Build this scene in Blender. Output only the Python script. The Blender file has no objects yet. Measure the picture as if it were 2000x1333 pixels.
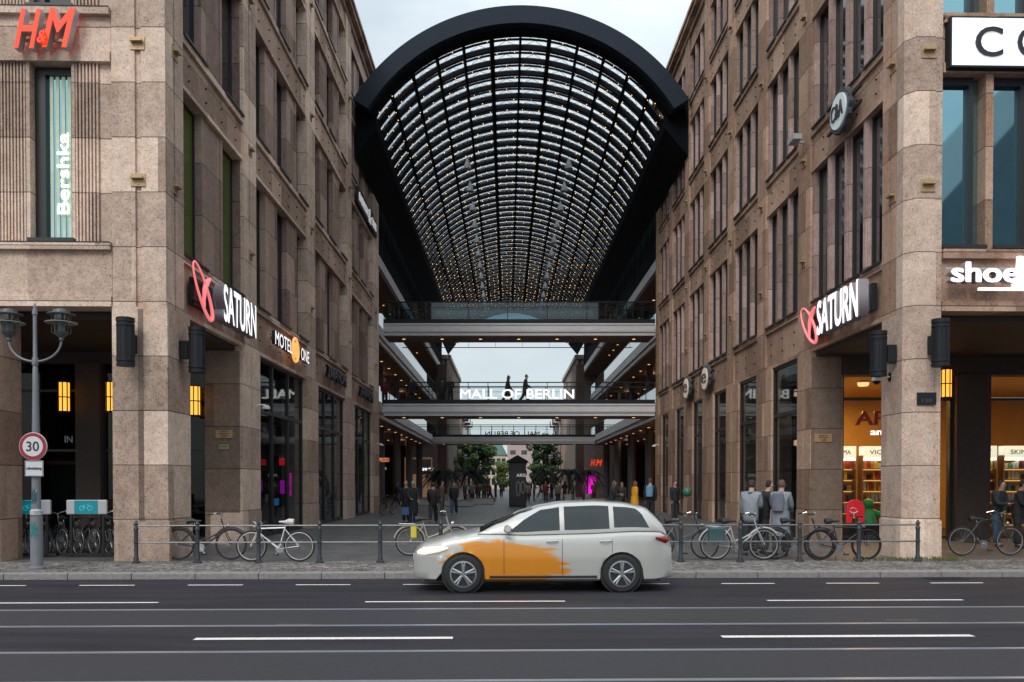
import bpy, bmesh, math, random
from mathutils import Vector, Matrix
R = math.radians
PI = math.pi
random.seed(7)
S = bpy.context.scene
COL = S.collection
# ---------------------------------------------------------------- camera
cam = bpy.data.cameras.new('camera')
cam.sensor_width = 36; cam.lens = 29.7
cam.clip_start = 0.1; cam.clip_end = 2000
cam.shift_x = 0.005; cam.shift_y = 0.149
co = bpy.data.objects.new('camera', cam); COL.objects.link(co)
co.location = (0, 0, 1.74); co.rotation_euler = (R(89.2), 0, 0)
S.camera = co
# ---------------------------------------------------------------- world, sun, exposure
W = bpy.data.worlds.new('World'); S.world = W; W.use_nodes = True
nt = W.node_tree; nt.nodes.clear()
def wn(t): return nt.nodes.new(t)
sky = wn('ShaderNodeTexSky'); sky.sky_type = 'NISHITA'; sky.sun_disc = False
sky.sun_elevation = R(42); sky.sun_rotation = R(200); sky.air_density = 1.2; sky.dust_density = 2
tc = wn('ShaderNodeTexCoord'); mp = wn('ShaderNodeMapping'); mp.inputs['Scale'].default_value = (1.6, 1.6, 4.5)
mp.inputs['Location'].default_value = (0.3, 0.1, 0.2)
no = wn('ShaderNodeTexNoise'); no.inputs['Scale'].default_value = 1.5; no.inputs['Detail'].default_value = 6; no.inputs['Roughness'].default_value = .5
cr = wn('ShaderNodeValToRGB'); cr.color_ramp.elements[0].position = .36; cr.color_ramp.elements[1].position = .62
cr.color_ramp.elements[0].color = (.58, .58, .58, 1); cr.color_ramp.elements[1].color = (1, 1, 1, 1)
sx = wn('ShaderNodeSeparateXYZ')
zr = wn('ShaderNodeMapRange'); zr.inputs[1].default_value = 0.35; zr.inputs[2].default_value = 1.0; zr.inputs[3].default_value = 8.0; zr.inputs[4].default_value = 24.0
cc = wn('ShaderNodeVectorMath'); cc.operation = 'SCALE'; cc.inputs[0].default_value = (.90, 1.0, 1.05)
mx = wn('ShaderNodeMix'); mx.data_type = 'RGBA'
bg = wn('ShaderNodeBackground'); bg.inputs['Strength'].default_value = .105
ou = wn('ShaderNodeOutputWorld')
L = nt.links.new
L(tc.outputs['Generated'], mp.inputs['Vector']); L(mp.outputs[0], no.inputs['Vector']); L(no.outputs['Fac'], cr.inputs[0])
L(tc.outputs['Generated'], sx.inputs[0]); L(sx.outputs['Z'], zr.inputs[0]); L(zr.outputs[0], cc.inputs['Scale'])
L(cr.outputs[0], mx.inputs['Factor']); L(sky.outputs[0], mx.inputs['A']); L(cc.outputs[0], mx.inputs['B'])
L(mx.outputs['Result'], bg.inputs['Color']); L(bg.outputs[0], ou.inputs[0])
sl = bpy.data.lights.new('sun', 'SUN'); sl.energy = 1.5; sl.angle = R(22); sl.color = (1, .95, .88)
so = bpy.data.objects.new('sun', sl); COL.objects.link(so); so.rotation_euler = (R(48), 0, R(-20))
S.view_settings.view_transform = 'Standard'; S.view_settings.look = 'None'
S.view_settings.exposure = 0.0; S.view_settings.gamma = 1
S.render.engine = 'CYCLES'
# ---------------------------------------------------------------- helpers
def srgb(r, g, b):
    f = lambda c: (c/255/12.92) if c <= 10 else ((c/255+.055)/1.055)**2.4
    return (f(r), f(g), f(b))
MATS = {}
def mat(name, col=(.5, .5, .5), rough=.6, metal=0, emit=0, ecol=None, spec=.5, noise=0, nscale=8, coat=0, bump=0):
    if name in MATS: return MATS[name]
    m = bpy.data.materials.new(name); m.use_nodes = True; n = m.node_tree; p = n.nodes['Principled BSDF']
    p.inputs['Base Color'].default_value = (*col, 1); p.inputs['Roughness'].default_value = rough; p.inputs['Metallic'].default_value = metal
    p.inputs['Specular IOR Level'].default_value = spec; p.inputs['Coat Weight'].default_value = coat
    if emit:
        p.inputs['Emission Color'].default_value = (*(ecol or col), 1); p.inputs['Emission Strength'].default_value = emit
    if noise or bump:
        g = n.nodes.new('ShaderNodeNewGeometry'); t = n.nodes.new('ShaderNodeTexNoise'); t.inputs['Scale'].default_value = nscale; t.inputs['Detail'].default_value = 7
        t.inputs['Roughness'].default_value = .65
        n.links.new(g.outputs['Position'], t.inputs['Vector'])
        if noise:
            r = n.nodes.new('ShaderNodeMapRange'); r.inputs[1].default_value = .25; r.inputs[2].default_value = .75; r.inputs[3].default_value = 1-noise; r.inputs[4].default_value = 1+noise
            v = n.nodes.new('ShaderNodeVectorMath'); v.operation = 'SCALE'; v.inputs[0].default_value = col
            n.links.new(t.outputs['Fac'], r.inputs[0]); n.links.new(r.outputs[0], v.inputs['Scale']); n.links.new(v.outputs[0], p.inputs['Base Color'])
        if bump:
            b = n.nodes.new('ShaderNodeBump'); b.inputs['Strength'].default_value = bump; b.inputs['Distance'].default_value = .02
            n.links.new(t.outputs['Fac'], b.inputs['Height']); n.links.new(b.outputs[0], p.inputs['Normal'])
    MATS[name] = m; return m
def stone(name, c1, c2, w=1.1, h=1.2, z0=.9, speck=.5, joint=.022):
    m = bpy.data.materials.new(name); m.use_nodes = True; n = m.node_tree; p = n.nodes['Principled BSDF']; N = n.nodes.new; K = n.links.new
    def math_(op, a, b=None, c=None):
        q = N('ShaderNodeMath'); q.operation = op
        for i, x in enumerate((a, b, c)):
            if x is None: continue
            if isinstance(x, (int, float)): q.inputs[i].default_value = x
            else: K(x, q.inputs[i])
        return q.outputs[0]
    g = N('ShaderNodeNewGeometry'); s = N('ShaderNodeSeparateXYZ'); K(g.outputs['Position'], s.inputs[0])
    u = math_('DIVIDE', math_('ADD', s.outputs[0], s.outputs[1]), w)
    v = math_('DIVIDE', math_('SUBTRACT', s.outputs[2], z0), h)
    iz = math_('FLOOR', v); u2 = math_('ADD', u, math_('MULTIPLY', iz, .37)); iu = math_('FLOOR', u2)
    cb = N('ShaderNodeCombineXYZ'); K(iu, cb.inputs[0]); K(iz, cb.inputs[1])
    wt = N('ShaderNodeTexWhiteNoise'); wt.noise_dimensions = '3D'; K(cb.outputs[0], wt.inputs['Vector'])
    def noise(sc, det=6, ro=.6):
        t = N('ShaderNodeTexNoise'); t.inputs['Scale'].default_value = sc; t.inputs['Detail'].default_value = det; t.inputs['Roughness'].default_value = ro; K(g.outputs['Position'], t.inputs['Vector']); return t.outputs['Fac']
    big = noise(1.1, 4); fine = noise(16, 8, .72); mid = noise(5, 5)
    mixf = math_('ADD', math_('MULTIPLY', wt.outputs['Value'], .6), math_('MULTIPLY', math_('SUBTRACT', big, .3), 1.0))
    mix = N('ShaderNodeMix'); mix.data_type = 'RGBA'; mix.inputs['A'].default_value = (*c1, 1); mix.inputs['B'].default_value = (*c2, 1); mix.clamp_factor = True; K(mixf, mix.inputs['Factor'])
    # speckle, blotches and pits
    a = math_('MULTIPLY', math_('SUBTRACT', fine, .5), speck*2.2)
    b = math_('MULTIPLY', math_('SUBTRACT', mid, .5), .7)
    pit = math_('MULTIPLY', math_('GREATER_THAN', noise(30, 3, .6), .60), -.42)
    c = math_('MULTIPLY', math_('SUBTRACT', wt.outputs['Value'], .5), .42)
    k = math_('ADD', math_('ADD', math_('ADD', 1.0, a), math_('ADD', b, c)), pit)
    jz = math_('LESS_THAN', math_('FRACT', v), joint/h)
    k = math_('MULTIPLY', k, math_('SUBTRACT', 1, math_('MULTIPLY', jz, .72)))
    k = math_('MAXIMUM', k, .2)
    sc = N('ShaderNodeVectorMath'); sc.operation = 'SCALE'; K(mix.outputs['Result'], sc.inputs[0]); K(k, sc.inputs['Scale'])
    # rusty stain streaks running down the blocks
    sm = N('ShaderNodeMapping'); sm.inputs['Scale'].default_value = (2.2, 2.2, .5); K(g.outputs['Position'], sm.inputs[0])
    sn = N('ShaderNodeTexNoise'); sn.inputs['Scale'].default_value = 1.6; sn.inputs['Detail'].default_value = 6; K(sm.outputs[0], sn.inputs['Vector'])
    sf = N('ShaderNodeMapRange'); sf.inputs[1].default_value = .58; sf.inputs[2].default_value = .75; sf.inputs[3].default_value = 0; sf.inputs[4].default_value = .55; K(sn.outputs['Fac'], sf.inputs[0])
    m2 = N('ShaderNodeMix'); m2.data_type = 'RGBA'; m2.blend_type = 'MULTIPLY'; K(sf.outputs[0], m2.inputs['Factor']); K(sc.outputs[0], m2.inputs['A']); m2.inputs['B'].default_value = (.95, .62, .42, 1)
    K(m2.outputs['Result'], p.inputs['Base Color'])
    p.inputs['Roughness'].default_value = .8; p.inputs['Specular IOR Level'].default_value = .25
    bp = N('ShaderNodeBump'); bp.inputs['Strength'].default_value = .35; bp.inputs['Distance'].default_value = .02; K(k, bp.inputs['Height']); K(bp.outputs[0], p.inputs['Normal'])
    MATS[name] = m; return m
def glassy(name, tint=(.75, .85, .88), refl=.12, rough=.02, pw=5):
    m = bpy.data.materials.new(name); m.use_nodes = True; n = m.node_tree; n.nodes.clear(); N = n.nodes.new; K = n.links.new
    t = N('ShaderNodeBsdfTransparent'); t.inputs[0].default_value = (*tint, 1); g = N('ShaderNodeBsdfGlossy'); g.inputs['Roughness'].default_value = rough
    lw = N('ShaderNodeLayerWeight'); lw.inputs[0].default_value = .5; f = N('ShaderNodeMath'); f.operation = 'POWER'; f.inputs[1].default_value = pw; K(lw.outputs['Facing'], f.inputs[0]); a = N('ShaderNodeMath'); a.operation = 'MULTIPLY_ADD'; a.inputs[1].default_value = .9; a.inputs[2].default_value = refl; a.use_clamp = True
    x = N('ShaderNodeMixShader'); o = N('ShaderNodeOutputMaterial')
    K(f.outputs[0], a.inputs[0]); K(a.outputs[0], x.inputs[0]); K(t.outputs[0], x.inputs[1]); K(g.outputs[0], x.inputs[2]); K(x.outputs[0], o.inputs[0])
    MATS[name] = m; return m
class MB:
    def __init__(s, M=None): s.v = []; s.f = []; s.m = []; s.M = M or Matrix(); s.cur = 0; s.sm = False
    def P(s, p): s.v.append(tuple(s.M @ Vector(p))); return len(s.v)-1
    def F(s, idx): s.f.append(idx); s.m.append(s.cur)
    def box(s, x0, x1, y0, y1, z0, z1):
        if x0 > x1: x0, x1 = x1, x0
        if y0 > y1: y0, y1 = y1, y0
        if z0 > z1: z0, z1 = z1, z0
        b = [s.P(p) for p in ((x0,y0,z0),(x1,y0,z0),(x1,y1,z0),(x0,y1,z0),(x0,y0,z1),(x1,y0,z1),(x1,y1,z1),(x0,y1,z1))]
        for q in ((0,3,2,1),(4,5,6,7),(0,1,5,4),(1,2,6,5),(2,3,7,6),(3,0,4,7)): s.F([b[i] for i in q])
        return s
    def quad(s, *ps): s.F([s.P(p) for p in ps]); return s
    def prism(s, poly, z0, z1, ax='z'):
        def q(a, b, c): return {'z': (a, b, c), 'y': (a, c, b), 'x': (c, a, b)}[ax]
        A = [s.P(q(a, b, z0)) for a, b in poly]; B = [s.P(q(a, b, z1)) for a, b in poly]; n = len(poly)
        s.F(A[::-1]); s.F(B)
        for i in range(n): s.F([A[i], A[(i+1) % n], B[(i+1) % n], B[i]])
        return s
    def cyl(s, p0, p1, r0, r1=None, n=12, cap=True):
        if r1 is None: r1 = r0
        p0 = Vector(p0); p1 = Vector(p1); d = (p1-p0); 
        if d.length < 1e-6: return s
        d.normalize(); a = d.orthogonal().normalized(); b = d.cross(a)
        A = []; B = []
        for i in range(n):
            t = 2*PI*i/n; o = a*math.cos(t)+b*math.sin(t); A.append(s.P(p0+o*r0)); B.append(s.P(p1+o*r1))
        for i in range(n): s.F([A[i], A[(i+1) % n], B[(i+1) % n], B[i]])
        if cap: s.F(A[::-1]); s.F(B)
        return s
    def tube(s, pts, r, n=8, closed=False):
        pts = [Vector(p) for p in pts]; k = len(pts); rings = []; up = None
        for i, p in enumerate(pts):
            if closed: t = pts[(i+1) % k]-pts[i-1]
            else: t = pts[min(i+1, k-1)]-pts[max(i-1, 0)]
            t.normalize()
            if up is None: up = t.orthogonal().normalized()
            up = (up - t*up.dot(t)).normalized(); b = t.cross(up); rr = r[i] if isinstance(r, (list, tuple)) else r
            rings.append([s.P(p+(up*math.cos(2*PI*j/n)+b*math.sin(2*PI*j/n))*rr) for j in range(n)])
        for i in range(k if closed else k-1):
            A = rings[i]; B = rings[(i+1) % k]
            for j in range(n): s.F([A[j], A[(j+1) % n], B[(j+1) % n], B[j]])
        if not closed: s.F(rings[0][::-1]); s.F(rings[-1])
        return s
    def lathe(s, prof, c=(0, 0, 0), n=20, ax='z'):
        c = Vector(c); rings = []
        for r, h in prof:
            ring = []
            for j in range(n):
                t = 2*PI*j/n; a, b = r*math.cos(t), r*math.sin(t)
                q = {'z': (a, b, h), 'y': (a, h, b), 'x': (h, a, b)}[ax]; ring.append(s.P(c+Vector(q)))
            rings.append(ring)
        for A, B in zip(rings, rings[1:]):
            for j in range(n): s.F([A[j], A[(j+1) % n], B[(j+1) % n], B[j]])
        s.F(rings[0][::-1]); s.F(rings[-1]); return s
    def torus(s, c, R_, r, ax='y', n=32, k=8):
        c = Vector(c); pts = []
        for i in range(n):
            t = 2*PI*i/n; a, b = R_*math.cos(t), R_*math.sin(t)
            pts.append(c+Vector({'y': (a, 0, b), 'x': (0, a, b), 'z': (a, b, 0)}[ax]))
        return s.tube(pts, r, k, True)
    def ball(s, c, r, n=8, sc=(1, 1, 1)):
        prof = [(max(1e-4, math.sin(PI*i/n)*r), -math.cos(PI*i/n)*r) for i in range(n+1)]
        M = s.M; s.M = M @ Matrix.Translation(Vector(c)) @ Matrix.Diagonal((*sc, 1)); s.lathe(prof, n=max(6, n+2)); s.M = M; return s
    def mesh(s, name, mats, smooth=False):
        me = bpy.data.meshes.new(name); me.from_pydata(s.v, [], s.f)
        for x in (mats if isinstance(mats, (list, tuple)) else [mats]): me.materials.append(x)
        if any(s.m): me.polygons.foreach_set('material_index', s.m)
        if smooth: me.polygons.foreach_set('use_smooth', [True]*len(me.polygons))
        bm = bmesh.new(); bm.from_mesh(me)
        if len(s.f) < 30000: bmesh.ops.recalc_face_normals(bm, faces=bm.faces)
        bm.to_mesh(me); bm.free()
        if smooth: me.set_sharp_from_angle(angle=R(38))
        return me
    def build(s, name, mats, parent=None, smooth=False, bevel=0):
        o = bpy.data.objects.new(name, s.mesh(name, mats, smooth)); return link(o, parent, bevel)
def link(o, parent=None, bevel=0):
    COL.objects.link(o)
    if parent: o.parent = parent
    if bevel:
        b = o.modifiers.new('bevel', 'BEVEL'); b.width = bevel; b.segments = 2; b.limit_method = 'ANGLE'
    return o
def tag(o, label=None, cat=None, group=None, kind=None):
    if label: o['label'] = label
    if cat: o['category'] = cat
    if group: o['group'] = group
    if kind: o['kind'] = kind
    return o
def empty(name, loc=(0, 0, 0), rz=0, label=None, cat=None, group=None):
    o = bpy.data.objects.new(name, None); COL.objects.link(o); o.location = loc; o.rotation_euler = (0, 0, rz); o.empty_display_size = .2
    return tag(o, label, cat, group)
def wb(mb, name, mats, parent, smooth=False, bevel=0):
    "build a part whose vertices are in world space under an unrotated parent"
    o = mb.build(name, mats, parent, smooth, bevel); o.location = -Vector(parent.location); return o
def copy_tree(o, parent=None):
    c = o.copy(); COL.objects.link(c)
    if parent: c.parent = parent
    for ch in list(o.children): copy_tree(ch, c)
    return c
def text_mesh(txt, size=1, extrude=.03, offset=0, shear=0, sx=1, space=1.0):
    cu = bpy.data.curves.new('t', 'FONT'); cu.body = txt; cu.size = size; cu.extrude = extrude; cu.offset = offset; cu.shear = shear
    cu.align_x = 'CENTER'; cu.align_y = 'CENTER'; cu.resolution_u = 4; cu.space_character = space
    o = bpy.data.objects.new('t', cu); COL.objects.link(o); bpy.context.view_layer.update()
    me = bpy.data.meshes.new_from_object(o.evaluated_get(bpy.context.evaluated_depsgraph_get()))
    bpy.data.objects.remove(o); bpy.data.curves.remove(cu)
    me.transform(Matrix.Diagonal((sx, 1, 1, 1))); return me
def frame(loc, right, up=(0, 0, 1)):
    r = Vector(right).normalized(); u = Vector(up).normalized(); f = r.cross(u)
    M = Matrix((r, u, f)).transposed().to_4x4(); M.translation = Vector(loc); return M
def text(txt, name, loc, right, width, height, m, parent=None, extrude=.03, offset=0, shear=0, up=(0, 0, 1), label=None, cat='sign', mirror=False, side=None, space=1.0, rot=0):
    "lettering fitted to width and height in metres; local +z faces the reader"
    me = text_mesh(txt, 1, 0.02, 0, shear, 1, space)
    if offset:
        bm = bmesh.new()
        for i, (ox, oy) in enumerate(((0, 0), (1, 0), (-1, 0), (0, .6), (0, -.6), (.7, .5), (-.7, .5), (.7, -.5), (-.7, -.5))):
            m2 = me.copy(); m2.transform(Matrix.Translation((ox*offset*1.1, oy*offset*1.1, i*.0006))); bm.from_mesh(m2); bpy.data.meshes.remove(m2)
        bm.to_mesh(me); bm.free()
    xs = [v.co.x for v in me.vertices]; ys = [v.co.y for v in me.vertices]
    kx = width/(max(xs)-min(xs)); ky = height/(max(ys)-min(ys))
    cx = (max(xs)+min(xs))/2; cy = (max(ys)+min(ys))/2
    T = Matrix.Diagonal((kx*(-1 if mirror else 1), ky, extrude/.02, 1)) @ Matrix.Translation((-cx, -cy, 0))
    me.transform(Matrix.Rotation(rot, 4, 'Z') @ T)
    if mirror: me.flip_normals()
    me.materials.append(m)
    if side:
        me.materials.append(side)
        for p in me.polygons:
            if abs(p.normal.z) < .5: p.material_index = 1
    o = bpy.data.objects.new(name, me); COL.objects.link(o); M = frame(loc, right, up)
    if parent:
        o.parent = parent; M = parent_mat(parent).inverted() @ M
    o.matrix_local = M
    if label: tag(o, label, cat)
    return o
def parent_mat(p): return Matrix.Translation(p.location) @ p.rotation_euler.to_matrix().to_4x4()
SA = R(1.35); FY = 18.83
SM = Matrix.Translation((0, FY, 0)) @ Matrix.Rotation(SA, 4, 'Z')      # street frame: x along the street, y = depth behind the street fronts
def st(x, d, z=0): return SM @ Vector((x, d-FY, z))
# ---------------------------------------------------------------- materials
st_l = stone('sandstone_left', (.29, .182, .135), (.47, .335, .265))
st_r = stone('sandstone_right', (.30, .180, .124), (.46, .31, .228), speck=.5)
st_p = stone('sandstone_pilaster', (.41, .285, .225), (.70, .545, .445), w=2.3, z0=.9)
st_rp = stone('sandstone_pier', (.33, .22, .19), (.48, .35, .32), w=1.08, h=1.25)
st_lp = stone('sandstone_shaded_pier', (.23, .155, .125), (.38, .27, .225), w=1.1, h=1.3, z0=.6)  # darker copy of the sandstone, shade between lit jambs put into the colour
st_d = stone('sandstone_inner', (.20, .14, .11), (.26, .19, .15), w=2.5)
M_black = mat('black_steel', (.014, .016, .02), .55, noise=.15, spec=.25)
M_dark = mat('dark_cladding', (.007, .008, .011), .85, noise=.2, spec=.05)
M_sill = mat('dark_metal_sill', (.03, .03, .034), .4)
M_pane = mat('window_glass_dark', (.012, .02, .024), .06, spec=.9, coat=.6)
M_teal = bpy.data.materials.new('window_glass_teal'); M_teal.use_nodes = True
_n = M_teal.node_tree; _n.nodes.clear(); _g = _n.nodes.new('ShaderNodeBsdfGlossy'); _g.inputs[0].default_value = (.45, .78, .88, 1); _g.inputs['Roughness'].default_value = .03; _d = _n.nodes.new('ShaderNodeBsdfDiffuse'); _d.inputs[0].default_value = (.02, .06, .075, 1)
_x = _n.nodes.new('ShaderNodeMixShader'); _x.inputs[0].default_value = .62; _o = _n.nodes.new('ShaderNodeOutputMaterial'); _n.links.new(_d.outputs[0], _x.inputs[1]); _n.links.new(_g.outputs[0], _x.inputs[2]); _n.links.new(_x.outputs[0], _o.inputs[0])
M_frame = mat('window_frame', (.02, .021, .024), .4)
M_glass = glassy('clear_glass', (.95, .97, .98), .0)
M_shopglass = glassy('shop_glass', (.62, .68, .70), .02)
M_shopclear = glassy('shop_glass_clear', (.88, .9, .9), .01)
M_roofglass = glassy('roof_glass', (.93, .95, .96), .0)
M_bluglass = glassy('balustrade_glass', (.55, .68, .72), .06)
M_galglass = glassy('gallery_glass', (.6, .7, .72), .12, .02, 2.2)
M_concrete = mat('pale_concrete', (.60, .59, .61), .6, noise=.08, nscale=2)
M_soffit = mat('brown_soffit', (.20, .12, .085), .6, noise=.1, nscale=2)
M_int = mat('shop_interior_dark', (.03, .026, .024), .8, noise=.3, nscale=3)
M_white = mat('lit_white', (.9, .9, .9), .5, emit=1.1, ecol=(1, .97, .97))
M_wht = mat('white_paint', (.75, .75, .76), .4)
M_pink = mat('lit_pink', (.8, .2, .22), .5, emit=.75, ecol=(1, .22, .22))
M_red = mat('lit_red', (.45, .02, .005), .5, emit=.78, ecol=(1, .06, .008))
M_yel = mat('lit_amber', (.9, .5, .1), .5, emit=1.5, ecol=(1, .42, .05))
M_dl = mat('downlight_lens', (1, .7, .4), .5, emit=1.6, ecol=(1, .55, .22))
M_bulb = mat('bulb', (1, .7, .3), .5, emit=2.4, ecol=(1, .55, .16))
M_brass = mat('brass_fixture', (.42, .29, .16), .45, metal=.3)
M_mag = mat('lit_magenta', (.8, 0, .6), .5, emit=1.0, ecol=(.9, .01, .62))
M_grey = mat('grey_plastic', (.35, .36, .38), .5)
M_letgrey = mat('dark_letters', (.035, .035, .04), .4, metal=.5)
M_chrome = mat('steel_bright', (.6, .6, .62), .25, metal=1)
M_tyre = mat('rubber', (.015, .015, .016), .8)
M_post = mat('painted_iron', (.026, .03, .036), .5, noise=.2, nscale=30)
M_lamppost = mat('grey_painted_pole', (.16, .165, .19), .5, noise=.12, nscale=9)
M_clear = glassy('lamp_glass', (.7, .75, .75), .1)
# ================================================================ GROUND
def asphalt():
    m = bpy.data.materials.new('asphalt'); m.use_nodes = True; n = m.node_tree; p = n.nodes['Principled BSDF']; N = n.nodes.new; K = n.links.new
    g = N('ShaderNodeNewGeometry'); a = N('ShaderNodeTexNoise'); a.inputs['Scale'].default_value = 55; a.inputs['Detail'].default_value = 4; K(g.outputs['Position'], a.inputs[0])
    mp = N('ShaderNodeMapping'); mp.inputs['Scale'].default_value = (.25, 2.2, 1); K(g.outputs['Position'], mp.inputs[0])
    b = N('ShaderNodeTexNoise'); b.inputs['Scale'].default_value = 1.4; b.inputs['Detail'].default_value = 7; K(mp.outputs[0], b.inputs[0])
    ad = N('ShaderNodeMath'); ad.operation = 'MULTIPLY_ADD'; ad.inputs[1].default_value = .55; K(a.outputs['Fac'], ad.inputs[0]); K(b.outputs['Fac'], ad.inputs[2])
    r = N('ShaderNodeValToRGB'); r.color_ramp.elements[0].position = .5; r.color_ramp.elements[0].color = (.009, .0085, .012, 1); r.color_ramp.elements[1].position = 1.05; r.color_ramp.elements[1].color = (.028, .0255, .034, 1)
    K(ad.outputs[0], r.inputs[0]); K(r.outputs[0], p.inputs['Base Color'])
    rr = N('ShaderNodeMapRange'); rr.inputs[3].default_value = .55; rr.inputs[4].default_value = .8; K(b.outputs['Fac'], rr.inputs[0]); K(rr.outputs[0], p.inputs['Roughness'])
    p.inputs['Specular IOR Level'].default_value = .3
    bp = N('ShaderNodeBump'); bp.inputs['Strength'].default_value = .5; bp.inputs['Distance'].default_value = .01; K(a.outputs['Fac'], bp.inputs['Height']); K(bp.outputs[0], p.inputs['Normal'])
    return m
def cobble(name, sc, c1, c2, mort=.35):
    m = bpy.data.materials.new(name); m.use_nodes = True; n = m.node_tree; p = n.nodes['Principled BSDF']; N = n.nodes.new; K = n.links.new
    g = N('ShaderNodeNewGeometry'); v = N('ShaderNodeTexVoronoi'); v.inputs['Scale'].default_value = sc; v.inputs['Randomness'].default_value = .55; K(g.outputs['Position'], v.inputs['Vector'])
    e = N('ShaderNodeTexVoronoi'); e.feature = 'DISTANCE_TO_EDGE'; e.inputs['Scale'].default_value = sc; e.inputs['Randomness'].default_value = .55; K(g.outputs['Position'], e.inputs['Vector'])
    s = N('ShaderNodeSeparateColor'); K(v.outputs['Color'], s.inputs[0])
    x = N('ShaderNodeMix'); x.data_type = 'RGBA'; x.inputs['A'].default_value = (*c1, 1); x.inputs['B'].default_value = (*c2, 1); K(s.outputs[0], x.inputs['Factor'])
    r = N('ShaderNodeMapRange'); r.inputs[2].default_value = .12; r.inputs[3].default_value = mort; r.inputs[4].default_value = 1; K(e.outputs['Distance'], r.inputs[0])
    big = N('ShaderNodeTexNoise'); big.inputs['Scale'].default_value = 1.3; big.inputs['Detail'].default_value = 6; K(g.outputs['Position'], big.inputs[0])
    br = N('ShaderNodeMapRange'); br.inputs[1].default_value = .3; br.inputs[2].default_value = .7; br.inputs[3].default_value = .65; br.inputs[4].default_value = 1.3; K(big.outputs['Fac'], br.inputs[0])
    q = N('ShaderNodeMath'); q.operation = 'MULTIPLY'; K(r.outputs[0], q.inputs[0]); K(br.outputs[0], q.inputs[1])
    sc_ = N('ShaderNodeVectorMath'); sc_.operation = 'SCALE'; K(x.outputs['Result'], sc_.inputs[0]); K(q.outputs[0], sc_.inputs['Scale']); K(sc_.outputs[0], p.inputs['Base Color'])
    bp = N('ShaderNodeBump'); bp.inputs['Strength'].default_value = .8; bp.inputs['Distance'].default_value = .015; K(r.outputs[0], bp.inputs['Height']); K(bp.outputs[0], p.inputs['Normal']); p.inputs['Roughness'].default_value = .75
    return m
def slabs(name, c1, c2):
    m = bpy.data.materials.new(name); m.use_nodes = True; n = m.node_tree; p = n.nodes['Principled BSDF']; N = n.nodes.new; K = n.links.new
    g = N('ShaderNodeNewGeometry'); b = N('ShaderNodeTexBrick'); b.inputs['Scale'].default_value = 1; b.inputs['Brick Width'].default_value = 1.2; b.inputs['Row Height'].default_value = .6
    b.inputs['Mortar Size'].default_value = .008; b.inputs['Color1'].default_value = (*c1, 1); b.inputs['Color2'].default_value = (*c2, 1); b.inputs['Mortar'].default_value = (.03, .03, .03, 1); K(g.outputs['Position'], b.inputs['Vector'])
    t = N('ShaderNodeTexNoise'); t.inputs['Scale'].default_value = 1.8; t.inputs['Detail'].default_value = 8; K(g.outputs['Position'], t.inputs[0])
    r = N('ShaderNodeMapRange'); r.inputs[1].default_value = .3; r.inputs[2].default_value = .7; r.inputs[3].default_value = .7; r.inputs[4].default_value = 1.25; K(t.outputs['Fac'], r.inputs[0])
    s = N('ShaderNodeVectorMath'); s.operation = 'SCALE'; K(b.outputs['Color'], s.inputs[0]); K(r.outputs[0], s.inputs['Scale']); K(s.outputs[0], p.inputs['Base Color']); p.inputs['Roughness'].default_value = .5
    return m
M_asph = asphalt()
M_cob = cobble('mosaic_paving', 11, (.09, .08, .078), (.30, .27, .255), .2)
M_slab = slabs('granite_slabs', (.072, .07, .073), (.108, .104, .105))
M_kerb = mat('kerb_granite', (.21, .195, .19), .7, noise=.3, nscale=14, bump=.3)
M_line = mat('road_paint', (.68, .64, .63), .6, noise=.35, nscale=30)
M_rail = mat('rail_steel', (.36, .38, .43), .28, metal=.5)
g = MB(SM); g.quad((-160, -60, -.12), (160, -60, -.12), (160, -2.55, -.12), (-160, -2.55, -.12)); road = g.build('road', M_asph); tag(road, kind='structure')
def rd(name, m, s0, s1, d, w, z=-.116):
    b = MB(SM); b.quad((s0, d-FY-w/2, z), (s1, d-FY-w/2, z), (s1, d-FY+w/2, z), (s0, d-FY+w/2, z)); return b.build(name, m, road)
for k in range(-4, 5):
    rd('lane_marking', M_line, -3.9+k*6.27+.0, -3.9+k*6.27+3.05, 10.05, .13)
    rd('lane_marking', M_line, -2.33+k*6.27, -2.33+k*6.27+3.1, 13.1, .09)
for k in range(-9, 12): rd('lane_marking', M_line, -7.75+k*1.93, -7.75+k*1.93+.98, 15.3, .09)
for d in (12.35, 10.95, 9.27, 7.87):
    b = MB(SM); b.box(-160, 160, d-FY-.036, d-FY+.036, -.125, -.112); b.build('tram_rail', M_rail, road)
    rd('rail_groove', M_black, -160, 160, d+.05, .035, -.1165)
# darker repair band between the rails
rd('asphalt_patch', mat('asphalt_patch', (.023, .0215, .027), .7, noise=.3, nscale=20), -160, 160, 11.65, 1.25, -.1178)
rd('asphalt_patch', mat('asphalt_patch'), -160, 160, 8.57, 1.25, -.1178)
for (s0, d) in ((-3.2, 11.05), (-9.2, 10.2), (4.9, 11.2)):
    rd('rust_patch', mat('rust_stain', (.16, .10, .05), .7, noise=.5, nscale=9), s0, s0+.45, d, .05, -.1165)
k = MB(SM)
s_ = -60
while s_ < 60:
    k.box(s_, s_+1.19, -2.62, -2.35, -.13, .0+random.uniform(-.004, .004)); s_ += 1.2
tag(k.build('kerb', M_kerb, None, bevel=.015), kind='structure')
k = MB(SM); k.box(8.0, 8.75, -2.98, -2.66, -.118, -.108)
for i in range(7): k.box(8.04+i*.1, 8.08+i*.1, -2.95, -2.69, -.108, -.104)
k.build('drain_cover', M_black, road)
k = MB(SM); k.quad((-160, -2.36, -.003), (160, -2.36, -.003), (160, -.2, .0), (-160, -.2, .0)); tag(k.build('pavement', M_cob), kind='structure')
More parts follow.
